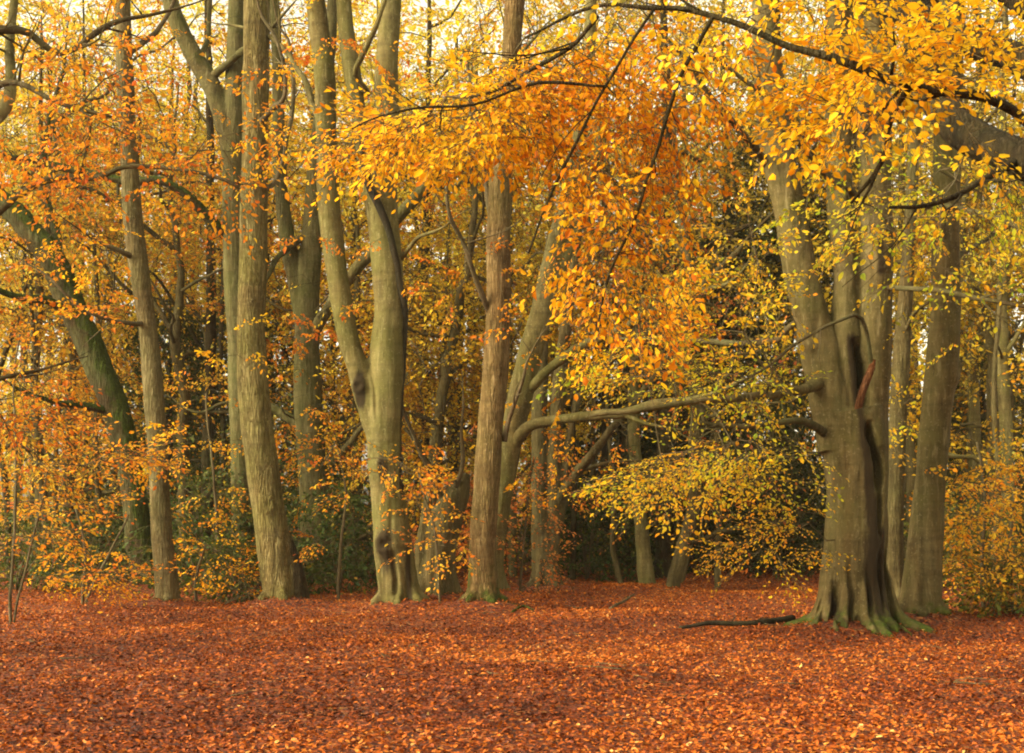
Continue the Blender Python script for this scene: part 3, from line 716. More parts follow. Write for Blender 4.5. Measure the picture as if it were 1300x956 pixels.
# near tree outside the frame on the right: its limbs and leaves hang in
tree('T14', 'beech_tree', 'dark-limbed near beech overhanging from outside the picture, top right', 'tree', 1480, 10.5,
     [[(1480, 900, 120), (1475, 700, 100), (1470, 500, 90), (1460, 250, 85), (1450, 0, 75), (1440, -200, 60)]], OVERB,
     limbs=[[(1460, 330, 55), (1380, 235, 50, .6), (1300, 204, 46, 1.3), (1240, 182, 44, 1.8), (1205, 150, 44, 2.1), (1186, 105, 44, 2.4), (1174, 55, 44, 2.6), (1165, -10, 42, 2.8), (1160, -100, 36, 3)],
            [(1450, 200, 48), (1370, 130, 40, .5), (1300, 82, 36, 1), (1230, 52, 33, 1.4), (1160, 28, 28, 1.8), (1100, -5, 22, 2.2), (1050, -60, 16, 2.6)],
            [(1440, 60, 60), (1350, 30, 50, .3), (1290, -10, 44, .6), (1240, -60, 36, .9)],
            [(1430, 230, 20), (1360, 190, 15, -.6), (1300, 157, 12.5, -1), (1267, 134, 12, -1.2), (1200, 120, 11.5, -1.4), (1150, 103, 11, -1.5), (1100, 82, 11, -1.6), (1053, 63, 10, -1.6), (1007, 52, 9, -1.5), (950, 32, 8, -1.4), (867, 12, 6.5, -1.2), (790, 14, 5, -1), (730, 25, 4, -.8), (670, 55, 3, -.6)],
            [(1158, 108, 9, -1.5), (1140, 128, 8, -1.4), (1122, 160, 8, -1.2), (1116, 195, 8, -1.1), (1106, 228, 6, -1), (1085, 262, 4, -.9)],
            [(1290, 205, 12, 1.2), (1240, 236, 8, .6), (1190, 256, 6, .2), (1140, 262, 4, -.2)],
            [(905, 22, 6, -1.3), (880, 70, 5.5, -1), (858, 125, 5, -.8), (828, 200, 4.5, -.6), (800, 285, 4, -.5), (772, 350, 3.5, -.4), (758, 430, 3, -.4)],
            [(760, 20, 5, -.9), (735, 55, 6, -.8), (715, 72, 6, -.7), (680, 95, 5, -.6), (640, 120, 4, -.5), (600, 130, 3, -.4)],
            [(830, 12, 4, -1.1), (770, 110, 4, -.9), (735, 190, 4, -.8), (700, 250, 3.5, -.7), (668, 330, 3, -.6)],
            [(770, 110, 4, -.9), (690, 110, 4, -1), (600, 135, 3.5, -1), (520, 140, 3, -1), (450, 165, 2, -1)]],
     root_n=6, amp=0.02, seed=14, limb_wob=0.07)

# near tree outside the frame on the left
tree('T15', 'beech_tree', 'near beech outside the picture reaching in from the left with orange leaves', 'tree', -180, 13.5,
     [[(-180, 870, 80), (-176, 600, 66), (-170, 300, 60), (-160, 0, 52), (-150, -200, 44)]], BEECHD,
     limbs=[[(-170, 380, 16), (-80, 310, 12, .2), (0, 267, 9, .3), (43, 236, 8, .3), (82, 223, 8, .3), (125, 222, 7, .2), (170, 208, 6, 0), (230, 214, 5.5, -.2), (275, 225, 5, -.3), (306, 241, 4, -.4)],
            [(-165, 150, 20), (-60, 60, 14, .4), (20, 40, 10, .8), (73, 70, 8, 1), (138, 32, 7, 1.2), (190, 20, 5, 1.4)],
            [(-160, 280, 16), (-60, 170, 12, -.2), (10, 110, 9, -.4), (70, 130, 6, -.6), (140, 150, 4, -.6)],
            {'pts': [(-100, 330, 13, .3), (-40, 200, 14, .5), (5, 140, 15, .7), (14, 100, 14, .8), (10, 50, 11, 1), (14, -20, 9, 1.1)], 'bark': BEECH2},
            [(-170, 560, 14), (-80, 510, 10, .3), (-10, 480, 7, .6), (50, 470, 4, .9)]],
     root_n=5, amp=0.02, seed=15)

# ------------------------------------------------------------------ foliage of the near trees
r = np.random.default_rng(77)
# near right canopy: golden sheet of leaves along the top
tg = np.vstack([ell(52, 1000, 6, 190, 36, 8.6, 9.8, r), ell(28, 1190, 35, 130, 30, 8.4, 9.6, r), ell(42, 1130, 95, 70, 22, 8.6, 9.3, r, .1), ell(26, 1240, 85, 80, 22, 8.5, 9.4, r, -.15), ell(26, 1060, 150, 55, 26, 8.9, 9.8, r, .5),
                ell(22, 1000, 105, 50, 25, 9.2, 10.4, r), ell(20, 1260, 170, 50, 16, 8.8, 9.6, r)])
foliage('T14', tg, GOLD, 21, frac=.5, tilt=.6, keep=.95, leaf=0.064, L=(0.42, 0.75), droop=0.10, tone_fn=tones(0.78, .20, .22, 1.2), step=.22, r0=0.0022, rmax=0.012, up_jit=.45)
# centre curtain
tg = np.vstack([ell(60, 560, 152, 130, 16, 10, 11, r, -.30), ell(50, 600, 120, 120, 12, 10, 11, r, -.38), ell(50, 690, 90, 90, 26, 9.8, 11, r, -.4), ell(40, 640, 165, 60, 12, 10, 11, r, -.2)])
foliage('T14', tg, GOLD, 26, frac=.75, keep=.9, tilt=.6, face=(0, -.35, 1), leaf=.060, L=(.42, .75), droop=.12, tone_fn=tones(.62, .2, .22, 1), step=.22, r0=.0018, rmax=.010, up_jit=.2)
tg = np.vstack([ell(95, 770, 85, 160, 75, 9.6, 11.0, r, -.2), ell(60, 650, 130, 170, 30, 9.8, 11.0, r, -.26), ell(120, 795, 205, 70, 105, 9.6, 11.2, r, .3), ell(30, 750, 320, 50, 70, 9.8, 11.2, r, .25), ell(8, 680, 230, 40, 40, 9.8, 11, r, .3), ell(46, 800, 345, 60, 80, 9.8, 11.0, r, .1), ell(10, 745, 400, 40, 45, 9.8, 11.0, r, .2),
                ell(20, 880, 160, 50, 60, 10, 11, r)])
qx, qz = tg[:, 0] / tg[:, 1] * F + CX, HZ - (tg[:, 2] - CAMH) / tg[:, 1] * F
tg = tg[~((qx > 625) & (qx < 745 - (qz - 215) * .15) & (qz > 200) & (qz < 430)) | (r.random(len(tg)) < .25)]      # the curtain is thin on this side
foliage('T14', tg, GOLD, 22, frac=.68, keep=.8, leaf=.058, L=(0.42, 0.72), droop=0.75, tone_fn=tones(0.52, .22, .26, 1.0), step=.22, r0=0.0018, rmax=0.010, up_jit=.55, face=(0.1, -0.5, 0.8))
# green tinged leaves hanging low from the right
tg = np.vstack([ell(48, 1130, 262, 120, 42, 12, 13.5, r, -.1), ell(40, 1230, 250, 90, 50, 12.5, 14, r), ell(26, 1210, 330, 60, 30, 13, 14, r)])
foliage('T14', tg, LIME, 23, frac=.45, tilt=.8, leaf=0.062, L=(0.5, 0.8), droop=.25, tone_fn=tones(0.74, .25, .25, 1.0), step=.25, r0=0.002, rmax=0.010, up_jit=.45)
# left near tree, orange
tg = np.vstack([ell(60, 90, 85, 110, 75, 12.6, 14.2, r), ell(55, 60, 150, 90, 60, 12.4, 13.8, r), ell(55, 205, 185, 95, 38, 12.6, 13.8, r, .2), ell(22, 285, 232, 50, 30, 12.8, 13.4, r), ell(26, 60, 30, 80, 40, 13, 14.5, r), ell(20, 120, 225, 80, 25, 12.9, 13.6, r)])
foliage('T15', tg, ORANGE, 24, frac=0.24, leaf=0.06, L=(0.45, 0.8), droop=.3, tone_fn=tones(0.58, .24, .22, 1.0), step=.25, r0=0.002, rmax=0.012, up_jit=.5)
tg = np.vstack([ell(46, 40, 420, 70, 55, 13.6, 15.5, r), ell(40, 30, 490, 70, 50, 13.6, 15.5, r), ell(36, 20, 560, 70, 40, 14, 15.6, r)])
foliage('T15', tg, ORANGE, 25, frac=.2, tilt=.5, leaf=0.06, L=(0.5, 0.85), droop=.1, tone_fn=tones(0.42, .24, .22, 1.0), step=.25, r0=0.002, rmax=0.012, up_jit=.35)
# main beech: level yellow-green sprays
tg = np.vstack([ell(34, 920, 566, 100, 5, 15.2, 17.2, r, -.16), ell(40, 900, 588, 115, 5, 15, 16.8, r, -.2), ell(30, 905, 610, 95, 5, 14.8, 16.6, r, -.14), ell(14, 985, 600, 55, 5, 15.5, 17.2, r, -.25)])
foliage('T11', tg, LIME, 31, frac=.7, keep=.95, tilt=.45, face=(0, -.45, 1), leaf=.056, L=(0.55, 0.95), droop=.10, tone_fn=tones(0.54, .22, .28, .9), step=.28, r0=0.0022, rmax=0.012, up_jit=.12, outward=np.array([-.7, -.1, -.02]))
tg = np.vstack([ell(34, 900, 478, 130, 5, 15.4, 17.4, r, -.10), ell(26, 880, 498, 110, 5, 15.4, 17.2, r, -.05), ell(26, 800, 452, 80, 7, 15.6, 17, r, -.35), ell(12, 985, 488, 45, 5, 16, 17.5, r), ell(14, 830, 470, 60, 5, 15.4, 16.6, r, -.2)])
foliage('T11', tg, LIME, 32, frac=.6, keep=.9, tilt=.55, face=(0, -.35, 1), leaf=.058, L=(0.5, 0.9), droop=.12, tone_fn=tones(0.58, .22, .25, .9), step=.28, r0=0.0022, rmax=0.012, up_jit=.12, outward=np.array([-.6, -.1, 0]))
tg = np.vstack([ell(26, 975, 700, 80, 4, 15.6, 17.4, r, -.05), ell(20, 985, 680, 60, 4, 15.8, 17.4, r, -.3), ell(14, 1015, 656, 40, 4, 16.2, 17.4, r, -.4)])
foliage('T11', tg, LIME, 33, frac=.42, keep=.9, tilt=.55, face=(0, -.35, 1), leaf=0.05, L=(0.5, 0.9), droop=.02, tone_fn=tones(0.38, .2, .2, .9), step=.28, r0=0.0022, rmax=0.010, up_jit=.12, outward=np.array([-.7, -.1, 0]))
tg = np.vstack([ell(70, 930, 350, 65, 50, 15.2, 17.2, r, -.5), ell(70, 905, 285, 70, 40, 14.8, 17, r, -.5), ell(14, 985, 400, 35, 30, 16.8, 17.6, r), ell(26, 1045, 190, 60, 30, 15, 17, r, .5), ell(24, 1160, 445, 30, 90, 16.5, 18, r), ell(14, 1150, 600, 30, 20, 17, 18, r), ell(26, 900, 410, 60, 40, 15.4, 17, r)])
foliage('T11', tg, LIME, 34, frac=0.22, leaf=0.068, L=(0.5, 0.9), droop=.25, tone_fn=tones(.42, .22, .25, .9), step=.28, r0=0.0022, rmax=0.012, up_jit=.4)
# twin-stemmed beech, ridged trunk, brown trunk: thin orange leaves among the stems
def light(key, tgs, mat, seed, mean, droop=.25, leaf=.072, L=(.4, .75), frac=.34, keep=.75, **kw):
    foliage(key, np.vstack(tgs), mat, seed, leaf=leaf, L=L, droop=droop, tone_fn=tones(mean, .22, .22, .9), step=.3, r0=0.0022, rmax=.012, up_jit=.4, keep=keep, frac=frac, **kw)
light('T6', [ell(26, 440, 185, 75, 28, 19.6, 21, r), ell(22, 410, 95, 70, 60, 19.4, 21, r), ell(20, 500, 60, 60, 50, 19.6, 21, r), ell(14, 440, 310, 50, 50, 20, 21, r), ell(10, 470, 390, 50, 20, 20.3, 21, r), ell(14, 520, 585, 50, 20, 19.8, 20.8, r)], ORANGE, 41, .5)
light('T4', [ell(34, 340, 60, 45, 80, 20.6, 22, r), ell(18, 348, 175, 30, 40, 21, 22, r), ell(10, 300, 440, 40, 20, 20.8, 21.8, r)], GOLD, 42, .6)
light('T5', [ell(26, 400, 430, 70, 50, 25, 26.4, r), ell(26, 430, 540, 70, 70, 25.2, 27, r), ell(22, 350, 480, 40, 80, 25.2, 27, r), ell(24, 560, 240, 70, 60, 25, 26, r)], ORANGE, 43, .45)
light('T8', [ell(20, 590, 330, 45, 60, 19.6, 20.8, r), ell(18, 650, 380, 40, 50, 19.4, 20.6, r), ell(16, 600, 170, 50, 50, 19.4, 21, r)], ORANGE, 44, .5)
light('T9', [ell(40, 700, 560, 90, 60, 22.4, 24.2, r), ell(30, 720, 430, 60, 50, 22.4, 24, r), ell(26, 760, 200, 60, 100, 23, 24.5, r), ell(30, 810, 480, 80, 30, 21.8, 23.6, r)], GOLD, 45, .4)
light('T10', [ell(34, 840, 385, 70, 50, 25, 27, r), ell(26, 740, 350, 50, 60, 25, 27, r), ell(20, 700, 610, 60, 40, 25, 26, r)], RUSSET, 46, .6)
light('T3', [ell(36, 250, 190, 70, 70, 24.4, 26, r), ell(30, 200, 110, 70, 70, 24.4, 26, r), ell(20, 120, 245, 90, 30, 24, 25.4, r), ell(20, 265, 460, 40, 40, 24.4, 26, r)], GOLD, 47, .4)
light('T2', [ell(36, 60, 310, 60, 60, 25, 27, r), ell(30, 80, 200, 70, 60, 25, 27, r), ell(26, 100, 520, 80, 50, 24.6, 26.4, r), ell(30, 60, 100, 70, 70, 25, 27, r)], ORANGE, 48, .4)
light('T1', [ell(26, 110, 340, 60, 60, 20.6, 22, r), ell(20, 205, 30, 60, 50, 21, 23, r), ell(12, 220, 560, 50, 20, 20.6, 22, r)], GOLD, 49, .5)
light('T13', [ell(30, 1255, 300, 50, 60, 17, 18.8, r), ell(30, 1250, 420, 55, 60, 17.2, 18.8, r), ell(20, 1180, 310, 40, 40, 17.4, 18.6, r), ell(24, 1260, 520, 45, 50, 17.6, 19, r)], LIME, 50, .35)
light('T12', [ell(22, 1150, 520, 30, 60, 19.6, 20.6, r), ell(16, 1160, 640, 35, 40, 19.6, 20.6, r)], LIME, 51, .4)


# ------------------------------------------------------------------ saplings and bushes
def sapling(name, label, cat, px, d, stems, targets, mat, seed, bk=TWIG, group=None, **kw):
    b = base_of(px, d); t = empty(name, b, label, cat, group); sk = []
    rng = np.random.default_rng(seed); mb = MB()
    for s in stems:
        p, rr = path(s, d, b); p[0][2] = -0.1
        pp, _ = tube(mb, p, rr, 7, 0.12, wob=0.05, rough=.1); sk.append(pp)
    obj('stem', mb.mesh('stem', [bk]), t)
    mb = MB(); crown(mb, np.vstack(sk), local(targets, b), rng, **kw)
    obj('foliage', mb.mesh('foliage', [mat, TWIG]), t)
    return t


kw = dict(leaf=.066, L=(.5, .9), droop=.04, step=.28, r0=.002, rmax=.008, up_jit=.15, tilt=.4, keep=.7)
sapling('beech_sapling', 'leafy orange young beech at the left edge, below the leaning mossy tree', 'sapling', 30, 17.5, [[(14, 798, 5), (16, 700, 4), (22, 600, 3.5), (20, 500, 2.5), (26, 420, 2)], [(16, 798, 3.5), (40, 690, 3), (62, 600, 2)]],
        np.vstack([ell(22, 70, 592, 110, 9, 16.8, 18.2, r, -.06), ell(18, 150, 578, 55, 7, 17, 18.2, r), ell(14, 40, 640, 70, 7, 16.8, 18.2, r), ell(14, 50, 676, 80, 7, 16.8, 18.4, r, -.1), ell(18, 30, 540, 60, 9, 16.8, 18.4, r), ell(12, 110, 735, 70, 9, 17, 18, r)]), ORANGE, 61, tone_fn=tones(.6, .24, .22, 1), **{**kw, 'keep': .55, 'face': (0, -.3, 1), 'outward': np.array([.5, -.1, 0])})
sapling('beech_sapling', 'pale orange young beech with level sprays right of the grey stubbed beech', 'sapling', 1250, 19.5, [[(1250, 780, 7), (1245, 700, 5), (1250, 620, 4), (1240, 560, 3)], [(1250, 780, 5), (1280, 690, 4), (1290, 620, 3)]],
        np.vstack([ell(24, 1240, 622, 50, 9, 18.6, 20, r, .2), ell(20, 1250, 652, 50, 8, 18.6, 20, r, .1), ell(24, 1255, 708, 55, 9, 18.6, 20, r, .12), ell(8, 1270, 585, 40, 8, 19, 20, r), ell(10, 1275, 738, 35, 8, 19, 20, r)]), ORANGE, 62, tone_fn=tones(.8, .2, .2, 1), **{**kw, 'keep': .95, 'outward': np.array([.4, -.2, -.1]), 'face': (0, -.4, 1)})
sapling('beech_sapling', 'low yellow-leaved seedling bush beside the foot of the slim straight trunk', 'sapling', 250, 22.8, [[(250, 770, 5), (250, 730, 4), (262, 690, 3)]],
        np.vstack([ell(24, 265, 735, 50, 22, 22, 23.6, r), ell(16, 270, 690, 36, 26, 22.2, 23.6, r)]), GOLD, 63, tone_fn=tones(.45, .24, .25, 1), **kw)
sapling('beech_sapling', 'thin orange-leaved sapling in front of the broken trunk', 'sapling', 560, 20.9, [[(560, 775, 4), (556, 720, 3.5), (548, 660, 3), (530, 600, 2.5)]],
        np.vstack([ell(10, 555, 690, 30, 12, 20.2, 21, r), ell(8, 545, 640, 36, 14, 20.2, 21, r), ell(8, 520, 600, 40, 14, 20.2, 21, r)]), ORANGE, 64, tone_fn=tones(.65, .24, .2, 1), **kw)
sapling('beech_sapling', 'sparse russet sapling around the grey multi-stemmed tree', 'sapling', 660, 24.2, [[(660, 760, 4), (664, 690, 3.5), (672, 620, 3), (680, 580, 2)]],
        np.vstack([ell(14, 670, 660, 40, 26, 23.6, 24.8, r), ell(14, 690, 620, 40, 20, 23.6, 24.8, r), ell(12, 660, 710, 36, 12, 23.6, 24.8, r)]), RUSSET, 65, tone_fn=tones(.7, .24, .2, 1), **kw)


kl = {**kw, 'keep': .8, 'face': (0, -.3, 1)}
sapling('beech_sapling', 'straggling yellow-leaved young beech between the leaning mossy tree and the slim straight trunk', 'sapling', 105, 21.5, [[(105, 770, 5), (108, 700, 4), (96, 640, 3)], [(105, 770, 4), (140, 700, 3), (165, 650, 2)]],
        np.vstack([ell(6, 90, 640, 50, 5, 20.8, 22, r), ell(8, 110, 700, 60, 5, 20.8, 22, r), ell(12, 120, 732, 60, 6, 20.8, 22, r)]), GOLD, 66, tone_fn=tones(.45, .24, .25, 1), **kl)
sapling('beech_sapling', 'thin orange-leaved sapling between the slim straight trunk and the ridged pale trunk', 'sapling', 272, 24, [[(272, 758, 5), (275, 650, 4), (268, 560, 3), (262, 500, 2)]],
        np.vstack([ell(7, 262, 560, 46, 6, 23.4, 24.6, r), ell(7, 275, 625, 46, 6, 23.4, 24.6, r), ell(7, 270, 500, 40, 8, 23.4, 24.6, r)]), ORANGE, 67, tone_fn=tones(.7, .24, .25, 1), **kl)
sapling('beech_sapling', 'orange-leaved sapling in front of the dark green holly bush', 'sapling', 430, 22.6, [[(430, 766, 5), (432, 690, 4), (440, 620, 3), (430, 570, 2)]],
        np.vstack([ell(7, 430, 570, 46, 6, 22, 23.2, r), ell(5, 415, 620, 46, 6, 22, 23.2, r), ell(4, 400, 690, 36, 5, 22, 23.2, r)]), ORANGE, 68, tone_fn=tones(.55, .24, .25, 1), **kl)


def bush(name, label, px, d, rx, ry, top, mat, seed, n=110, group=None, leaf=.085, mean=.45, twig=None, cat='bush', rz=None):
    """rx half width in metres, top height in metres"""
    b = base_of(px, d); t = empty(name, b, label, cat, group); rng = np.random.default_rng(seed)
    mb = MB(); sk = []
    for i in range(6):
        a = rng.uniform(0, 6.28); h = top * rng.uniform(.5, .85); q = rx * rng.uniform(.2, .6)
        pp, _ = tube(mb, [[0, 0, -.1], [q * .4 * math.cos(a), q * .4 * math.sin(a), h * .5], [q * math.cos(a), q * math.sin(a), h]], [.022, .015, .006], 6, .15, wob=.06); sk.append(pp)
    obj('stem', mb.mesh('stem', [twig or TWIG]), t)
    u = unit(rng.normal(0, 1, (n, 3))) * (rng.random((n, 1)) ** .4)
    u *= 1 + 0.25 * vnoise(u * 2.2 + seed)[:, None]
    tg = np.stack([u[:, 0] * rx, u[:, 1] * ry, np.abs(u[:, 2] * .62 + .40) * top], 1)
    mb = MB(); crown(mb, np.vstack(sk), tg, rng, L=(.35, .7), leaf=leaf, droop=.05, tone_fn=tones(mean, .2, .2, 1.1, seed), step=.25, r0=.002, rmax=.008, tpl=TPL_S, up_jit=.6, keep=.75)
    obj('foliage', mb.mesh('foliage', [mat, twig or TWIG]), t)
    return t


bush('holly_bush', 'dark green holly bush between the ridged trunk and the twin-stemmed beech', 430, 24.2, 1.2, .8, 2.0, HOLLY, 71, 240, mean=.42)
bush('holly_bush', 'tall green holly behind the dull green forked tree', 375, 28.5, 1.8, 1.0, 3.8, HOLLY, 72, 300, mean=.48)
bush('holly_bush', 'green holly bush between the slim straight trunk and the ridged pale trunk', 262, 25.0, 1.1, .8, 2.6, HOLLY, 73, 230, mean=.5)
bush('holly_bush', 'shadowed holly bush behind the foot of the leaning mossy tree', 120, 27.8, 1.4, .9, 1.7, HOLLY, 74, 190, mean=.5)
bush('holly_bush', 'low green shrub at the right edge of the leaf-covered clearing', 1285, 19.2, .75, .6, 1.0, HOLLY, 75, 120, mean=.8)
bush('holly_bush', 'dark holly under the slanting limbs of the multi-stemmed tree', 745, 29.5, 1.3, .9, 2.4, HOLLY, 76, 220, mean=.35)
bush('yew_bush', 'dark low yew behind the thin crooked stems', 870, 31.5, 2.0, 1.2, 4.2, YEW, 77, 340, mean=.45)
bush('yew_bush', 'dark yew bush filling the gap left of the massive beech', 985, 30.0, 2.0, 1.2, 3.6, YEW, 78, 340, mean=.5)
bush('holly_bush', 'olive green bush behind the grey stubbed beech', 1225, 26.5, 1.3, .9, 2.0, HOLLY, 79, 200, mean=.75)
bush('holly_bush', 'small holly at the foot of the tall pale ridged trunk', 305, 23.6, .6, .5, 1.2, HOLLY, 80, 110, mean=.55)
bush('russet_bush', 'russet leafed bush behind the broken trunk', 575, 27.0, 1.2, .8, 3.0, RUSSET, 81, 150, mean=.5)
bush('holly_bush', 'dark holly at the left edge behind the orange young beech', 20, 25.5, 1.5, .9, 1.6, HOLLY, 82, 120, mean=.66)

# bare brushwood
def brush(label, px, d, seed, n=26, w=.7, h=.5):
    b = base_of(px, d); rng = np.random.default_rng(seed); mb = MB()
    for i in range(n):
        a = rng.uniform(0, 6.28); q = np.array([rng.normal(0, w * .5), rng.normal(0, .25), 0.03])
        dr = np.array([math.cos(a), math.sin(a) * .5, rng.uniform(.1, .9) * h * 2]) * rng.uniform(.3, .7)
        tube(mb, [q, q + dr * .5 + rng.normal(0, .04, 3), q + dr], [.010, .007, .003], 5, .1, wob=.03)
    o = obj('brushwood', mb.mesh('brushwood', [TWIG]), None, b); o['label'] = label; o['category'] = 'brushwood'
brush('tangle of bare twigs at the foot of the grey multi-stemmed tree', 668, 25.0, 5)
brush('tangle of bare twigs left of the dark holly bush', 320, 23.0, 6, 22, .5, .5)


def stick(name, label, pts, rad, bk, seed, twigs=3):
    p = np.array(pts, float); c = p.mean(0); b = np.array([c[0], c[1], float(gh(c[0], c[1]))])
    rng = np.random.default_rng(seed); mb = MB(); q = p.copy()
    q[:, 2] = gh(p[:, 0], p[:, 1]) + p[:, 2]
    pp, _ = tube(mb, q - b, rad, 8, .1, wob=.03, rough=.12)
    for i in range(twigs):
        a = pp[rng.integers(len(pp) // 4, len(pp) - 2)]; e = a + rng.normal(0, .2, 3) * [1.4, 1, .3] + [0, 0, .1]
        tube(mb, [a, (a + e) / 2 + [0, 0, .03], e], [.012, .008, .004], 5, .1)
    o = obj(name, mb.mesh(name, [bk]), None, b); o['label'] = label; o['category'] = 'branch'
g = lambda px, py: (lambda d: [(px - CX) / F * d, d])(F * CAMH / (py - HZ))
stick('fallen_branch', 'dark fallen branch lying on the leaves left of the massive beech', [g(862, 798) + [.03], g(900, 797) + [.06], g(950, 796) + [.05], g(1006, 792) + [.08]], [.02, .035, .04, .045], BLACK, 1)
stick('fallen_branch', 'short crooked dead branch on the leaves in the middle of the clearing', [g(775, 775) + [.02], g(790, 770) + [.08], g(804, 765) + [.16]], [.03, .025, .012], TWIG, 2, 1)
stick('fallen_branch', 'small mossy stick on the leaves right of the brown ridged trunk', [g(650, 778) + [.02], g(665, 774) + [.04], g(678, 776) + [.02]], [.02, .022, .012], MOSSY, 3, 1)

# ------------------------------------------------------------------ trees further back
def bg_template(seed, H, cr, z0, n, lean=0.3, limbs=9, L=(.8, 1.3), leaf=.115, keep=1.0, fork=True):
    rng = np.random.default_rng(seed)
    mb = MB(); sk = []
    pts = [[0, 0, -.3]]; x = y = 0
    for k in range(1, 7):
        x += rng.normal(0, lean * .35); y += rng.normal(0, lean * .3); pts.append([x, y, H * k / 6.5])
    rad = [.21, .19, .165, .14, .11, .075, .03]
    pp, _ = tube(mb, pts, rad, 12, .3, wob=.05, rough=.10); sk.append(pp)
    for i in range(limbs):
        f = .16 + .72 * (i + rng.random()) / limbs
        o = pp[int(f * (len(pp) - 1))]; a = rng.uniform(0, 6.28); ln = cr * rng.uniform(.6, 1.0) * (1.15 - .5 * f)
        d = np.array([math.cos(a), math.sin(a), rng.uniform(.15, .9)])
        q = [o, o + d * ln * .35 + rng.normal(0, .12, 3), o + d * ln * .7 + rng.normal(0, .2, 3), o + d * [1, 1, .8] * ln + rng.normal(0, .2, 3)]
        r0 = .075 * (1.1 - .6 * f)
        lp, _ = tube(mb, q, [r0, r0 * .75, r0 * .5, r0 * .2], 7, .25, wob=.10); sk.append(lp)
        if fork:
            m = lp[len(lp) // 2]; e = unit(d + rng.normal(0, .6, 3)) * ln * .5
            l2, _ = tube(mb, [m, m + e * .5 + rng.normal(0, .1, 3), m + e], [r0 * .55, r0 * .4, r0 * .15], 6, .25, wob=.10); sk.append(l2)
    tr = mb.mesh('trunk', [BGB])
    u = unit(rng.normal(0, 1, (n, 3))) * (rng.random((n, 1)) ** .45)
    tg = np.stack([u[:, 0] * cr, u[:, 1] * cr, z0 + (H - z0) * (.5 + .5 * u[:, 2])], 1)
    tg[:, :2] *= (1 + .3 * vnoise(u * 2 + seed)[:, None])
    tg = tg[vnoise(tg * .55 + seed) + .5 * vnoise(tg * 1.3 + seed) > -.12]
    mb = MB()
    crown(mb, np.vstack(sk), tg, rng, L=L, leaf=leaf, droop=.22, tone_fn=tones(.5, .2, .28, .5, seed * 3.1), step=.5, r0=.0045, rmax=.03, tpl=TPL, shape='kite', up_jit=.5, keep=keep * .75)
    return tr, mb.mesh('crown', [BGGOLD, TWIG])


TEMPL = [bg_template(201, 15, 3.6, 2.2, 520), bg_template(202, 17, 4.2, 3.5, 560), bg_template(203, 13, 3.2, 1.5, 470), bg_template(204, 18, 4.0, 5.0, 520, lean=.15), bg_template(205, 11, 3.4, 1.0, 420, lean=.5)]


def bare_template(seed, H, cr, n):
    rng = np.random.default_rng(seed); mb = MB(); sk = []
    pts = [[0, 0, -.3]]; x = y = 0
    for k in range(1, 7):
        x += rng.normal(0, .22); y += rng.normal(0, .2); pts.append([x, y, H * k / 6.5])
    pp, _ = tube(mb, pts, [.17, .15, .13, .11, .08, .055, .02], 10, .3, wob=.12, rough=.14); sk.append(pp)
    for i in range(12):
        f = .12 + .8 * (i + rng.random()) / 12; o = pp[int(f * (len(pp) - 1))]; a = rng.uniform(0, 6.28); ln = cr * rng.uniform(.6, 1.1)
        d = np.array([math.cos(a), math.sin(a), rng.uniform(-.1, .7)]); q = [o]
        for u in (.25, .5, .75, 1): q.append(o + d * ln * u + rng.normal(0, .22, 3) + [0, 0, -.25 * u * u * ln * rng.uniform(-.4, 1)])
        r0 = rng.uniform(.04, .07); lp, _ = tube(mb, q, [r0, r0 * .8, r0 * .6, r0 * .4, r0 * .15], 7, .2, wob=.16, rough=.12); sk.append(lp)
    tr = mb.mesh('trunk', [BGB]); S = np.vstack(sk)
    tg = S[rng.integers(0, len(S), n)] + rng.normal(0, .75, (n, 3)); tg = tg[tg[:, 2] > .8]
    mb = MB(); crown(mb, S, tg, rng, L=(.6, 1.1), leaf=.10, droop=.15, tone_fn=tones(.5, .25, .2, .8), step=.25, r0=.004, rmax=.02, tpl=TPL, shape='kite', up_jit=.5, keep=.16, bal=.15)
    return tr, mb.mesh('crown', [BGGOLD, BGD])


BARE = [bare_template(231, 12, 3.6, 260), bare_template(232, 13, 4.0, 280)]


def conifer_template(seed, H, cr, n):
    rng = np.random.default_rng(seed); mb = MB()
    pp, _ = tube(mb, [[0, 0, -.3], [.05, 0, H * .4], [0, .05, H]], [.2, .14, .02], 10, .4, rough=.1)
    tr = mb.mesh('trunk', [BGD])
    z = rng.random(n) ** 1.15; a = rng.uniform(0, 6.28, n); q = cr * (1 - z) ** .7 * (rng.random(n) ** .35) + .15
    tg = np.stack([q * np.cos(a), q * np.sin(a), .6 + z * (H - .8)], 1)
    mb = MB(); out = np.stack([np.cos(a), np.sin(a), np.zeros(n)], 1)
    crown(mb, pp, tg, rng, L=(.8, 1.3), leaf=.13, droop=.35, tone_fn=tones(.45, .2, .2, .8), step=.5, r0=.004, rmax=.03, shape='kite', up_jit=.4, bal=.05, outward=out)
    return tr, mb.mesh('crown', [YEW, TWIG])


CON = [conifer_template(221, 9, 2.4, 520), conifer_template(222, 12, 2.8, 600)]


def bg(name, label, px, d, tpl, mat, rot, scale=1.0, thick=1.0, bk=None, group=None, lean=(0, 0)):
    b = base_of(px, d); t = empty(name, b, label, 'tree', group, rot)
    t.rotation_euler = (lean[1], lean[0], rot); t.scale = (scale, scale, scale)
    tr, cr = tpl
    o = obj('trunk', tr, t); o.scale = (thick, thick, 1)
    if bk is not None: o.material_slots[0].link = 'OBJECT'; o.material_slots[0].material = bk
    c = obj('crown', cr, t)
    c.material_slots[0].link = 'OBJECT'; c.material_slots[0].material = mat
    return t


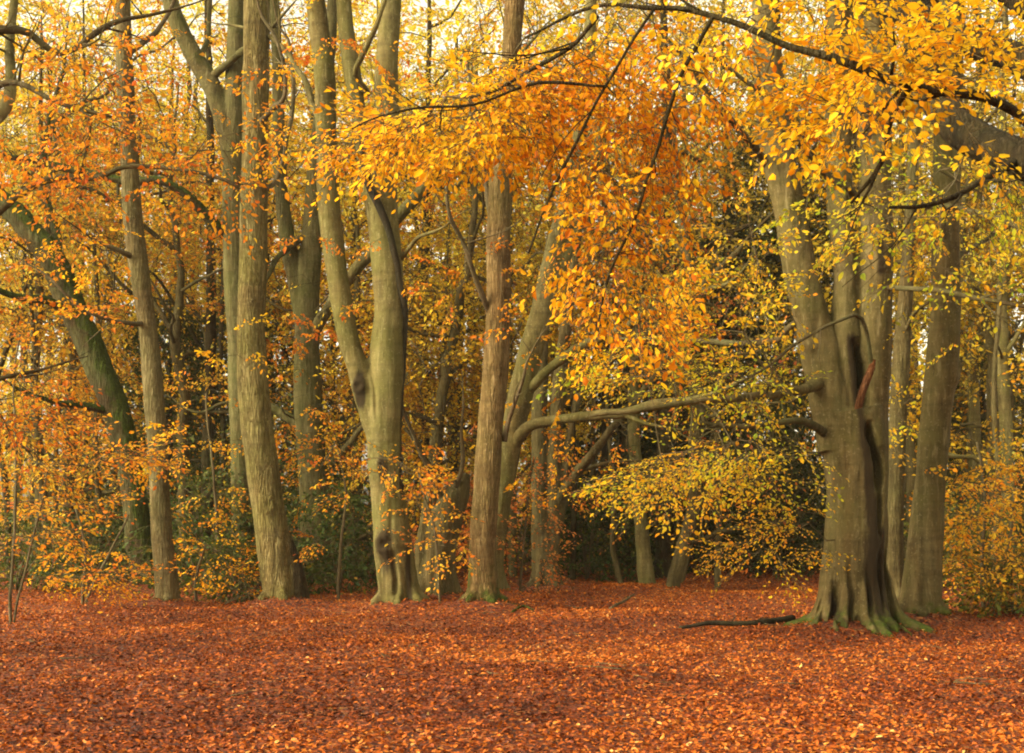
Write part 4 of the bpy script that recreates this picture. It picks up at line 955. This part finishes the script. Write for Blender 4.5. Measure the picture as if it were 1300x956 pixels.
B = 'beech_tree'
back = [
    ('thin pale trunk at the left edge behind the orange sapling', 45, 31, 0, BGGOLD, .2, 1, .7, BGB),
    ('thin dark trunk with yellow leaves left of the leaning mossy tree', 105, 34, 1, BGGOLD, 1.3, 1, .6, BGD),
    ('golden tree seen in the gap between the leaning mossy tree and the slim straight trunk', 150, 39, 2, BGGOLD, 2.2, 1.1, .8, BGB),
    ('dark reddish trunk seen between the slim straight trunk and the grey twin-limbed tree', 262, 30, 3, BGORANGE, .7, 1, .75, BGD),
    ('pale golden tree in the bright gap right of the slim straight trunk', 225, 42, 1, BGGOLD, 3.0, 1.1, .9, BGB),
    ('golden tree showing between the ridged trunk and the forked green tree', 345, 36, 0, BGGOLD, 3.9, 1.1, .9, BGB),
    ('yellow tree behind the left stem of the twin-stemmed beech', 440, 33, 2, BGGOLD, 4.4, 1.1, .8, BGD),
    ('golden tree right behind the twin-stemmed beech', 540, 31, 1, BGGOLD, 5.2, 1, .8, BGD),
    ('thin-trunked orange tree left of the brown ridged trunk', 575, 37, 2, BGORANGE, .9, 1.2, .7, BGB),
    ('pale straight stem just right of the brown ridged trunk', 651, 29.5, 3, BGGOLD, 2.9, .9, .6, BEECH2),
    ('golden tree far behind the pale leaning tree', 700, 38, 0, BGGOLD, 1.9, 1.1, .8, BGB),
    ('orange tree behind the hanging golden curtain of leaves', 770, 34, 3, BGORANGE, 4.1, 1, .7, BGD),
    ('stout dark trunk in the shade behind the crooked stems', 842, 30.5, 3, BGOLIVE, .4, 1, 1.1, BGD),
    ('olive tree over the dark yews, left of the massive beech', 925, 36, 1, BGOLIVE, 2.5, 1.1, .8, BGD),
    ('golden tree far behind the left stem of the massive beech', 1000, 40, 0, BGGOLD, 5.7, 1.1, .9, BGB),
    ('olive tree behind the fork of the massive beech', 1090, 33, 3, BGOLIVE, 3.3, 1, .8, BGB),
    ('yellow tree between the massive beech and the grey stubbed beech', 1155, 30, 2, BGGOLD, 1.1, 1.1, .7, BGB),
    ('pale green-barked trunk right of the grey stubbed beech', 1238, 31, 1, BGOLIVE, 4.8, 1, .8, BEECH2),
    ('pale grey trunk close to the right edge of the wood', 1279, 27.5, 3, BGGOLD, 2.0, 1, .75, BEECH2),
    ('golden tree on the far right edge', 1330, 33, 0, BGGOLD, .1, 1.1, .9, BGB),
    ('golden tree on the far left edge', -20, 36, 1, BGGOLD, 5.0, 1.1, .9, BGB),
    ('tall golden tree far off above the dark holly bush', 400, 45, 3, BGGOLD, 2.7, 1.2, 1, BGB),
    ('tall golden tree far off behind the broken trunk', 600, 47, 1, BGGOLD, .3, 1.2, 1, BGB),
    ('tall olive tree far off behind the dark yews', 870, 46, 3, BGOLIVE, 1.5, 1.2, 1, BGB),
    ('tall golden tree far off, seen right of the grey stubbed beech', 1200, 44, 0, BGGOLD, 3.6, 1.2, 1, BGB),
    ('tall golden tree far off behind the leaning mossy tree', 95, 48, 3, BGGOLD, 4.5, 1.2, 1, BGB),
    ('low golden tree in the gap under the leaning pale tree', 640, 33.5, 4, BGGOLD, 1.0, .9, .6, BGB),
    ('low golden tree between the twin-stemmed beech and the broken trunk', 548, 28, 4, BGGOLD, 5.5, .8, .5, BGB),
    ('low orange tree behind the forked green tree', 455, 29.5, 4, BGORANGE, 2.0, .85, .6, BGB),
    ('low orange tree left of the leaning mossy tree', 60, 29, 4, BGORANGE, 3.1, .85, .6, BGB),
]
for lb, px, d, ti, mt, rot, sc, th, bk in back:
    bg(B, lb, px, d, TEMPL[ti], mt, rot, sc, th, bk, 'trees further back in the wood')
for lb, px, d, ti, rot, sc, mt in [
        ('crooked bare-branched tree in the upper gap right of the slim straight trunk', 235, 28, 0, .3, 1, BGGOLD),
        ('crooked bare-branched tree over the leaning mossy tree at the left', 92, 29.5, 1, 1.9, 1, BGORANGE),
        ('thin bare-branched tree right of the twin-stemmed beech', 560, 27, 1, 3.4, .95, BGGOLD),
        ('bare-branched tree between the forked green tree and the twin-stemmed beech', 430, 29, 0, 4.0, .9, BGGOLD),
        ('bare-branched tree behind the dark limbs left of the massive beech', 850, 26.5, 0, 5.1, .95, RUSSET),
        ('bare-branched tree in the bright gap at the right edge', 1262, 28.5, 1, .9, .95, BGOLIVE)]:
    bg('bare_tree', lb, px, d, BARE[ti], mt, rot, sc, 1, None, 'bare crooked trees among the golden ones')
bg('yew_tree', 'tall dark evergreen left of the massive beech', 985, 33, CON[1], YEW, .4)
bg('yew_tree', 'dark evergreen behind the long level limb', 905, 35, CON[0], YEW, 1.4, 1.1)
bg('yew_tree', 'smaller dark evergreen behind the multi-stemmed tree', 790, 36, CON[0], YEW, 2.4, .9)
bg('holly_tree', 'dark evergreen behind the forked green tree and the ridged trunk', 330, 34, CON[0], HOLLY, 3.4, .9)
bg('holly_tree', 'tall evergreen behind the slim straight trunk', 215, 33, CON[0], HOLLY, 4.4, .8)
bg('holly_tree', 'evergreen behind the pale trunks on the right', 1245, 36, CON[0], HOLLY, 5.4, .8)


def pole(label, px, d, pts, bk, seed, name='young_tree'):
    b = base_of(px, d); t = empty(name, b, label, 'tree'); p, rr = path(pts, d, b); p[0][2] = -.1
    mb = MB(); pp, _ = tube(mb, p, rr, 10, .12, wob=.03, rough=.12); obj('trunk', mb.mesh('trunk', [bk]), t)
    rng = np.random.default_rng(seed); mb = MB(); top = pp[-len(pp) // 4:]
    tg = pp[-1] + rng.normal(0, 1, (26, 3)) * [.7, .5, .5] + [0, 0, .5]
    crown(mb, top, tg, rng, L=(.5, .9), leaf=.08, droop=.2, tone_fn=tones(.5, .2, .2, 1), step=.3, r0=.002, rmax=.008)
    obj('crown', mb.mesh('crown', [BGOLIVE, TWIG]), t)
pole('pale leaning trunk standing in front of the dark yews', 820, 28, [(822, 745, 26), (817, 700, 19), (811, 640, 17), (806, 560, 16), (806, 480, 13), (815, 380, 10)], BEECH2, 1)
pole('thin crooked stem left of the pale leaning trunk', 790, 28.2, [(790, 742, 9), (782, 715, 8), (777, 690, 7), (779, 640, 7), (776, 580, 6), (770, 500, 5)], BGB, 2)
pole('thin curved stem right of the pale leaning trunk', 864, 28.2, [(863, 742, 8), (872, 710, 7), (880, 670, 6.5), (881, 600, 6), (886, 520, 5)], BGB, 3)
pole('thin straight stem in front of the dark yew bush', 911, 27.5, [(911, 748, 9), (911, 690, 9), (913, 630, 8), (910, 540, 7), (906, 440, 5)], BGB, 4)
pole('slim dark stem right of the multi-stemmed tree', 728, 29, [(728, 744, 9), (727, 680, 8), (730, 600, 8), (728, 520, 6), (733, 440, 5)], BGD, 5)
pole('slim dark stem behind the green holly left of the ridged trunk', 283, 29, [(283, 744, 9), (281, 660, 8), (285, 560, 7), (280, 460, 6), (284, 330, 5)], BGD, 6)
pole('slim grey stem left of the leaning mossy tree', 128, 29, [(132, 744, 9), (128, 660, 8), (122, 560, 8), (126, 460, 7), (120, 300, 5)], BGB, 7)
pole('slim grey stem near the right edge behind the pale orange young beech', 1265, 24.5, [(1265, 765, 9), (1262, 690, 8), (1268, 600, 8), (1262, 500, 7), (1270, 360, 5)], BGB, 8)

slim = [
    ('thin dark stem at the far left edge of the wood', 12, 30, 9, BGD), ('thin stem just right of the left-hand orange young beech', 75, 33, 8, BGB), ('thin far stem in the gap left of the slim straight trunk', 162, 35, 9, BGB),
    ('thin pale far stem right of the slim straight trunk', 228, 34, 9, BEECH2), ('thin far stem close to the left side of the grey twin-limbed tree', 274, 37, 8, BGB), ('thin dark far stem close to the right side of the ridged pale trunk', 352, 33, 8, BGD),
    ('thin far stem between the forked green tree and twin-stemmed beech', 432, 35, 9, BGB), ('thin dark far stem close to the right side of the twin-stemmed beech', 528, 34, 9, BGD), ('thin grey far stem in the golden gap left of the brown ridged trunk', 558, 36, 10, BGB),
    ('thin far stem close to the left side of the brown ridged trunk', 590, 33, 8, BGD), ('thin stem in shade between the multi-stemmed tree and the crooked stem', 755, 32, 8, BGB), ('thin dark stem in shade left of the stout dark trunk', 798, 33, 8, BGD),
    ('thin shaded stem right of the curved stem', 893, 31, 8, BGB), ('thin shaded stem right of the straight stem before the yew bush', 948, 32, 8, BGB), ('thin stem just left of the massive beech in the shade', 1015, 31, 8, BGB),
    ('thin far stem close to the right side of the grey stubbed beech', 1222, 34, 9, BGB), ('thin pale far stem in the right-hand bright gap', 1256, 37, 11, BEECH2), ('thin far stem at the very right edge of the wood', 1295, 32, 9, BGB)]
for i, (lb, px, d, wd, bk) in enumerate(slim):
    q = np.random.default_rng(400 + i); b0 = 650 + 1600 * (1.6 - (d - 27) * .022) / d
    pole(lb, px, d, [(px, b0, wd), (px + q.normal(0, 5), 620, wd * .9), (px + q.normal(0, 9), 500, wd * .8), (px + q.normal(0, 12), 360, wd * .65), (px + q.normal(0, 14), 220, wd * .45)], bk, 420 + i)

# ------------------------------------------------------------------ distant wood and undergrowth (one mass each)
rng = np.random.default_rng(900)
mb = MB()
def mass(mb, n, xlim, y0, y1, z_lo, z_hi, leaf, mean, zpow=1.0, mat=0):
    y = rng.uniform(y0, y1, n); x = rng.uniform(-1, 1, n) * xlim * y
    z = gh(x, y) + z_lo + (z_hi - z_lo) * rng.random(n) ** zpow
    p = np.stack([x, y, z], 1)
    keepv = vnoise(p * .33 + 3) + .6 * vnoise(p * .9 + 11)
    p = p[keepv > -.35]
    d = rng.normal(0, 1, p.shape); d[:, 2] -= .3; nm = rng.normal(0, .6, p.shape) + [0, -.3, .8]
    add_leaves(mb, p, d, nm, leaf * rng.uniform(.6, 1.3, len(p)), np.clip(tones(mean, .2, .3, .25)(p, rng), 0, 1), mat, 'kite')
mass(mb, 78000, .47, 52, 70, 0, 28, .30, .66, .85)
mass(mb, 18000, .47, 50, 62, 0, 7, .34, .2)
for i in range(60):
    y = rng.uniform(50, 68); x = rng.uniform(-.46, .46) * y; h = rng.uniform(12, 22); s = rng.normal(0, .5, 2)
    z = float(gh(x, y)); rr = rng.uniform(.12, .3)
    tube(mb, [[x, y, z - .2], [x + s[0] * .5, y, z + h * .5], [x + s[0], y + s[1], z + h]], [rr, rr * .75, rr * .3], 7, .8, 1, wob=.15)
o = obj('distant_woodland', mb.mesh('distant_woodland', [BGGOLD, BGB])); o['kind'] = 'stuff'; o['label'] = 'hazy golden far-off wood filling the back of the scene'; o['category'] = 'woodland'
mb = MB()
mass(mb, 26000, .47, 29.5, 42, 0, 1.6, .13, .36, 1.3)
mass(mb, 24000, .47, 34, 48, 0, 4.5, .16, .52, 1.2)
o = obj('undergrowth', mb.mesh('undergrowth', [UNDER])); o['kind'] = 'stuff'; o['label'] = 'dark green and brown undergrowth behind the clearing'; o['category'] = 'undergrowth'

# ------------------------------------------------------------------ ground
def ground_mat():
    m, nt, nd, lk = mat_new('leaf_litter_ground')
    tc = nd.new('ShaderNodeTexCoord'); co = tc.outputs['Object']
    nz = noise(nd, lk, co, 9, 3, .6)
    mv = nd.new('ShaderNodeMixRGB'); mv.blend_type = 'ADD'; mv.inputs[0].default_value = .06; lk.new(co, mv.inputs[1]); lk.new(nz.outputs['Color'], mv.inputs[2])
    v = nd.new('ShaderNodeTexVoronoi'); v.inputs['Scale'].default_value = 24; lk.new(mv.outputs[0], v.inputs['Vector'])
    sp = nd.new('ShaderNodeSeparateColor'); lk.new(v.outputs['Color'], sp.inputs[0])
    n2 = noise(nd, lk, co, .5, 4, .6)
    ad = nd.new('ShaderNodeMath'); ad.operation = 'MULTIPLY_ADD'; lk.new(n2.outputs['Fac'], ad.inputs[0]); ad.inputs[1].default_value = .5; lk.new(sp.outputs[0], ad.inputs[2])
    a2 = nd.new('ShaderNodeMath'); a2.operation = 'SUBTRACT'; lk.new(ad.outputs[0], a2.inputs[0]); a2.inputs[1].default_value = .25
    rp = ramp(nd, [(0, (.03, .009, .005)), (.35, (.07, .016, .006)), (.7, (.17, .034, .007)), (.9, (.26, .065, .010)), (1, (.36, .15, .04))]); lk.new(a2.outputs[0], rp.inputs[0])
    b = nd.new('ShaderNodeBsdfPrincipled'); b.inputs['Roughness'].default_value = .75; b.inputs['Specular IOR Level'].default_value = .3
    bp = nd.new('ShaderNodeBump'); bp.inputs['Strength'].default_value = .7; bp.inputs['Distance'].default_value = .03; lk.new(v.outputs['Distance'], bp.inputs['Height'])
    lk.new(rp.outputs[0], b.inputs['Base Color']); lk.new(bp.outputs[0], b.inputs['Normal'])
    o = nd.new('ShaderNodeOutputMaterial'); lk.new(b.outputs[0], o.inputs[0]); return m


ys = np.concatenate([np.arange(-12, 40, .2), np.geomspace(40, 100, 30)]); xs = np.concatenate([-np.geomspace(60, 24, 20), np.arange(-23.8, 23.9, .2), np.geomspace(24, 60, 20)])
GX, GY = np.meshgrid(xs, ys); gz = ghm(GX, np.minimum(GY, 110)) ; v = np.stack([GX, GY, gz], -1).reshape(-1, 3)
nx, ny = len(xs), len(ys); i = np.arange(ny - 1)[:, None] * nx + np.arange(nx - 1)[None, :]
mb = MB(); mb.add(v, np.stack([i, i + 1, i + nx + 1, i + nx], -1).reshape(-1, 4))
o = obj('ground', mb.mesh('ground', [ground_mat()])); o['kind'] = 'structure'; o['label'] = 'woodland floor covered in red brown beech leaves'

rng = np.random.default_rng(1200)
n = 290000
d = rng.uniform(7.2, 36, n); x = rng.uniform(-.58, .58, n) * d
# drift of leaves banked round the trunks
z = ghm(x, d) + rng.uniform(.004, .035, n)
p = np.stack([x, d, z], 1)
a = rng.uniform(0, 6.28, n); dr = np.stack([np.cos(a), np.sin(a), rng.normal(.05, .22, n)], 1); nm = np.array([0, 0, 1.0]) + rng.normal(0, .38, (n, 3))
tn = .47 + .21 * rng.normal(0, 1, n) + .16 * vnoise(p * np.array([.22, .35, 0]) + 4) + .16 * vnoise(p * np.array([.8, .8, 1])) + .1 * vnoise(p * 2.5)
mb = MB(); add_leaves(mb, p, dr, nm, rng.uniform(.026, .056, n), np.where(rng.random(n) < .005, rng.uniform(.93, 1, n), np.clip(tn, 0, .90)), 0)
o = obj('fallen_leaves', mb.mesh('fallen_leaves', [LITTER])); o['kind'] = 'stuff'; o['label'] = 'loose red brown beech leaves lying all over the ground'; o['category'] = 'leaves'

rng = np.random.default_rng(1300); mb = MB()
for i in range(60):
    d = rng.uniform(11, 27); x = rng.uniform(-.43, .43) * d; a = rng.uniform(0, 6.28); k = rng.uniform(.08, .3)
    q = [np.array([x + k * u * math.cos(a) + rng.normal(0, .03), d + k * u * math.sin(a) + rng.normal(0, .03), 0]) for u in (-1, -.3, .4, 1)]
    for m in q: m[2] = float(ghm(m[0], m[1])) + rng.uniform(.025, .06)
    r1 = rng.uniform(.003, .007); tube(mb, q, [r1, r1, r1 * .7, r1 * .4], 5, .1)
o = obj('fallen_twigs', mb.mesh('fallen_twigs', [TWIG])); o['kind'] = 'stuff'; o['label'] = 'small dead twigs scattered over the fallen leaves'; o['category'] = 'twigs'

# ------------------------------------------------------------------ damp autumn air
mb = MB(); x0, x1, y0, y1, z0, z1 = -64, 64, -14, 104, -2, 32
mb.add([[x0, y0, z0], [x1, y0, z0], [x1, y1, z0], [x0, y1, z0], [x0, y0, z1], [x1, y0, z1], [x1, y1, z1], [x0, y1, z1]],
       [[0, 3, 2, 1], [4, 5, 6, 7], [0, 1, 5, 4], [1, 2, 6, 5], [2, 3, 7, 6], [3, 0, 4, 7]])
hm, nt, nd, lk = mat_new('haze'); pv = nd.new('ShaderNodeVolumePrincipled'); pv.inputs['Color'].default_value = (.97, .93, .78, 1); pv.inputs['Density'].default_value = .00035; pv.inputs['Anisotropy'].default_value = .3
ho = nd.new('ShaderNodeOutputMaterial'); lk.new(pv.outputs[0], ho.inputs['Volume'])
o = obj('haze', mb.mesh('haze', [hm], smooth=False)); o['kind'] = 'stuff'; o['label'] = 'thin pale autumn haze hanging in the wood'; o['category'] = 'haze'

# ------------------------------------------------------------------ light, sky, camera
SUN_DIR = Vector((-0.78, -0.36, 0.50)).normalized()       # towards the sun: behind the camera, from the left
w = bpy.data.worlds.new('World'); SC.world = w; w.use_nodes = True
nt = w.node_tree; nt.nodes.clear()
sky = nt.nodes.new('ShaderNodeTexSky'); sky.sky_type = 'NISHITA'; sky.sun_disc = False
sky.sun_elevation = math.asin(SUN_DIR.z); sky.sun_rotation = math.atan2(SUN_DIR.x, SUN_DIR.y)
sky.air_density = 1.0; sky.dust_density = 3.0
hs = nt.nodes.new('ShaderNodeHueSaturation'); hs.inputs['Saturation'].default_value = 0.12
tint = nt.nodes.new('ShaderNodeMixRGB'); tint.blend_type = 'MULTIPLY'; tint.inputs[0].default_value = 1; tint.inputs[2].default_value = (1.0, 0.91, 0.68, 1)
bgn = nt.nodes.new('ShaderNodeBackground'); bgn.inputs[1].default_value = 0.15
wo = nt.nodes.new('ShaderNodeOutputWorld')
nt.links.new(sky.outputs[0], hs.inputs['Color']); nt.links.new(hs.outputs[0], tint.inputs[1]); nt.links.new(tint.outputs[0], bgn.inputs[0]); nt.links.new(bgn.outputs[0], wo.inputs[0])

sl = bpy.data.lights.new('sun', 'SUN'); sl.energy = 1.7; sl.angle = math.radians(32); sl.color = (1.0, 0.89, 0.66)
so = bpy.data.objects.new('sun', sl); COL.objects.link(so); so.rotation_euler = SUN_DIR.to_track_quat('Z', 'Y').to_euler(); so.location = (-20, -18, 18)

cam = bpy.data.cameras.new('camera'); co = bpy.data.objects.new('camera', cam); COL.objects.link(co)
co.location = (0, 0, CAMH); co.rotation_euler = (math.radians(90), 0, 0)
cam.sensor_width = 36; cam.sensor_fit = 'HORIZONTAL'; cam.lens = F / 1300 * 36
cam.shift_y = (HZ - 478) / 1300; cam.clip_end = 1000
SC.camera = co

SC.view_settings.view_transform = 'Standard'; SC.view_settings.look = 'None'; SC.view_settings.gamma = 1; SC.view_settings.exposure = 1.75
SC.render.engine = 'CYCLES'
cy = SC.cycles
cy.use_denoising = True; cy.max_bounces = 10; cy.diffuse_bounces = 8; cy.glossy_bounces = 2; cy.transmission_bounces = 8; cy.transparent_max_bounces = 4
cy.volume_bounces = 1; cy.caustics_reflective = False; cy.caustics_refractive = False
cy.filter_width = 2.0
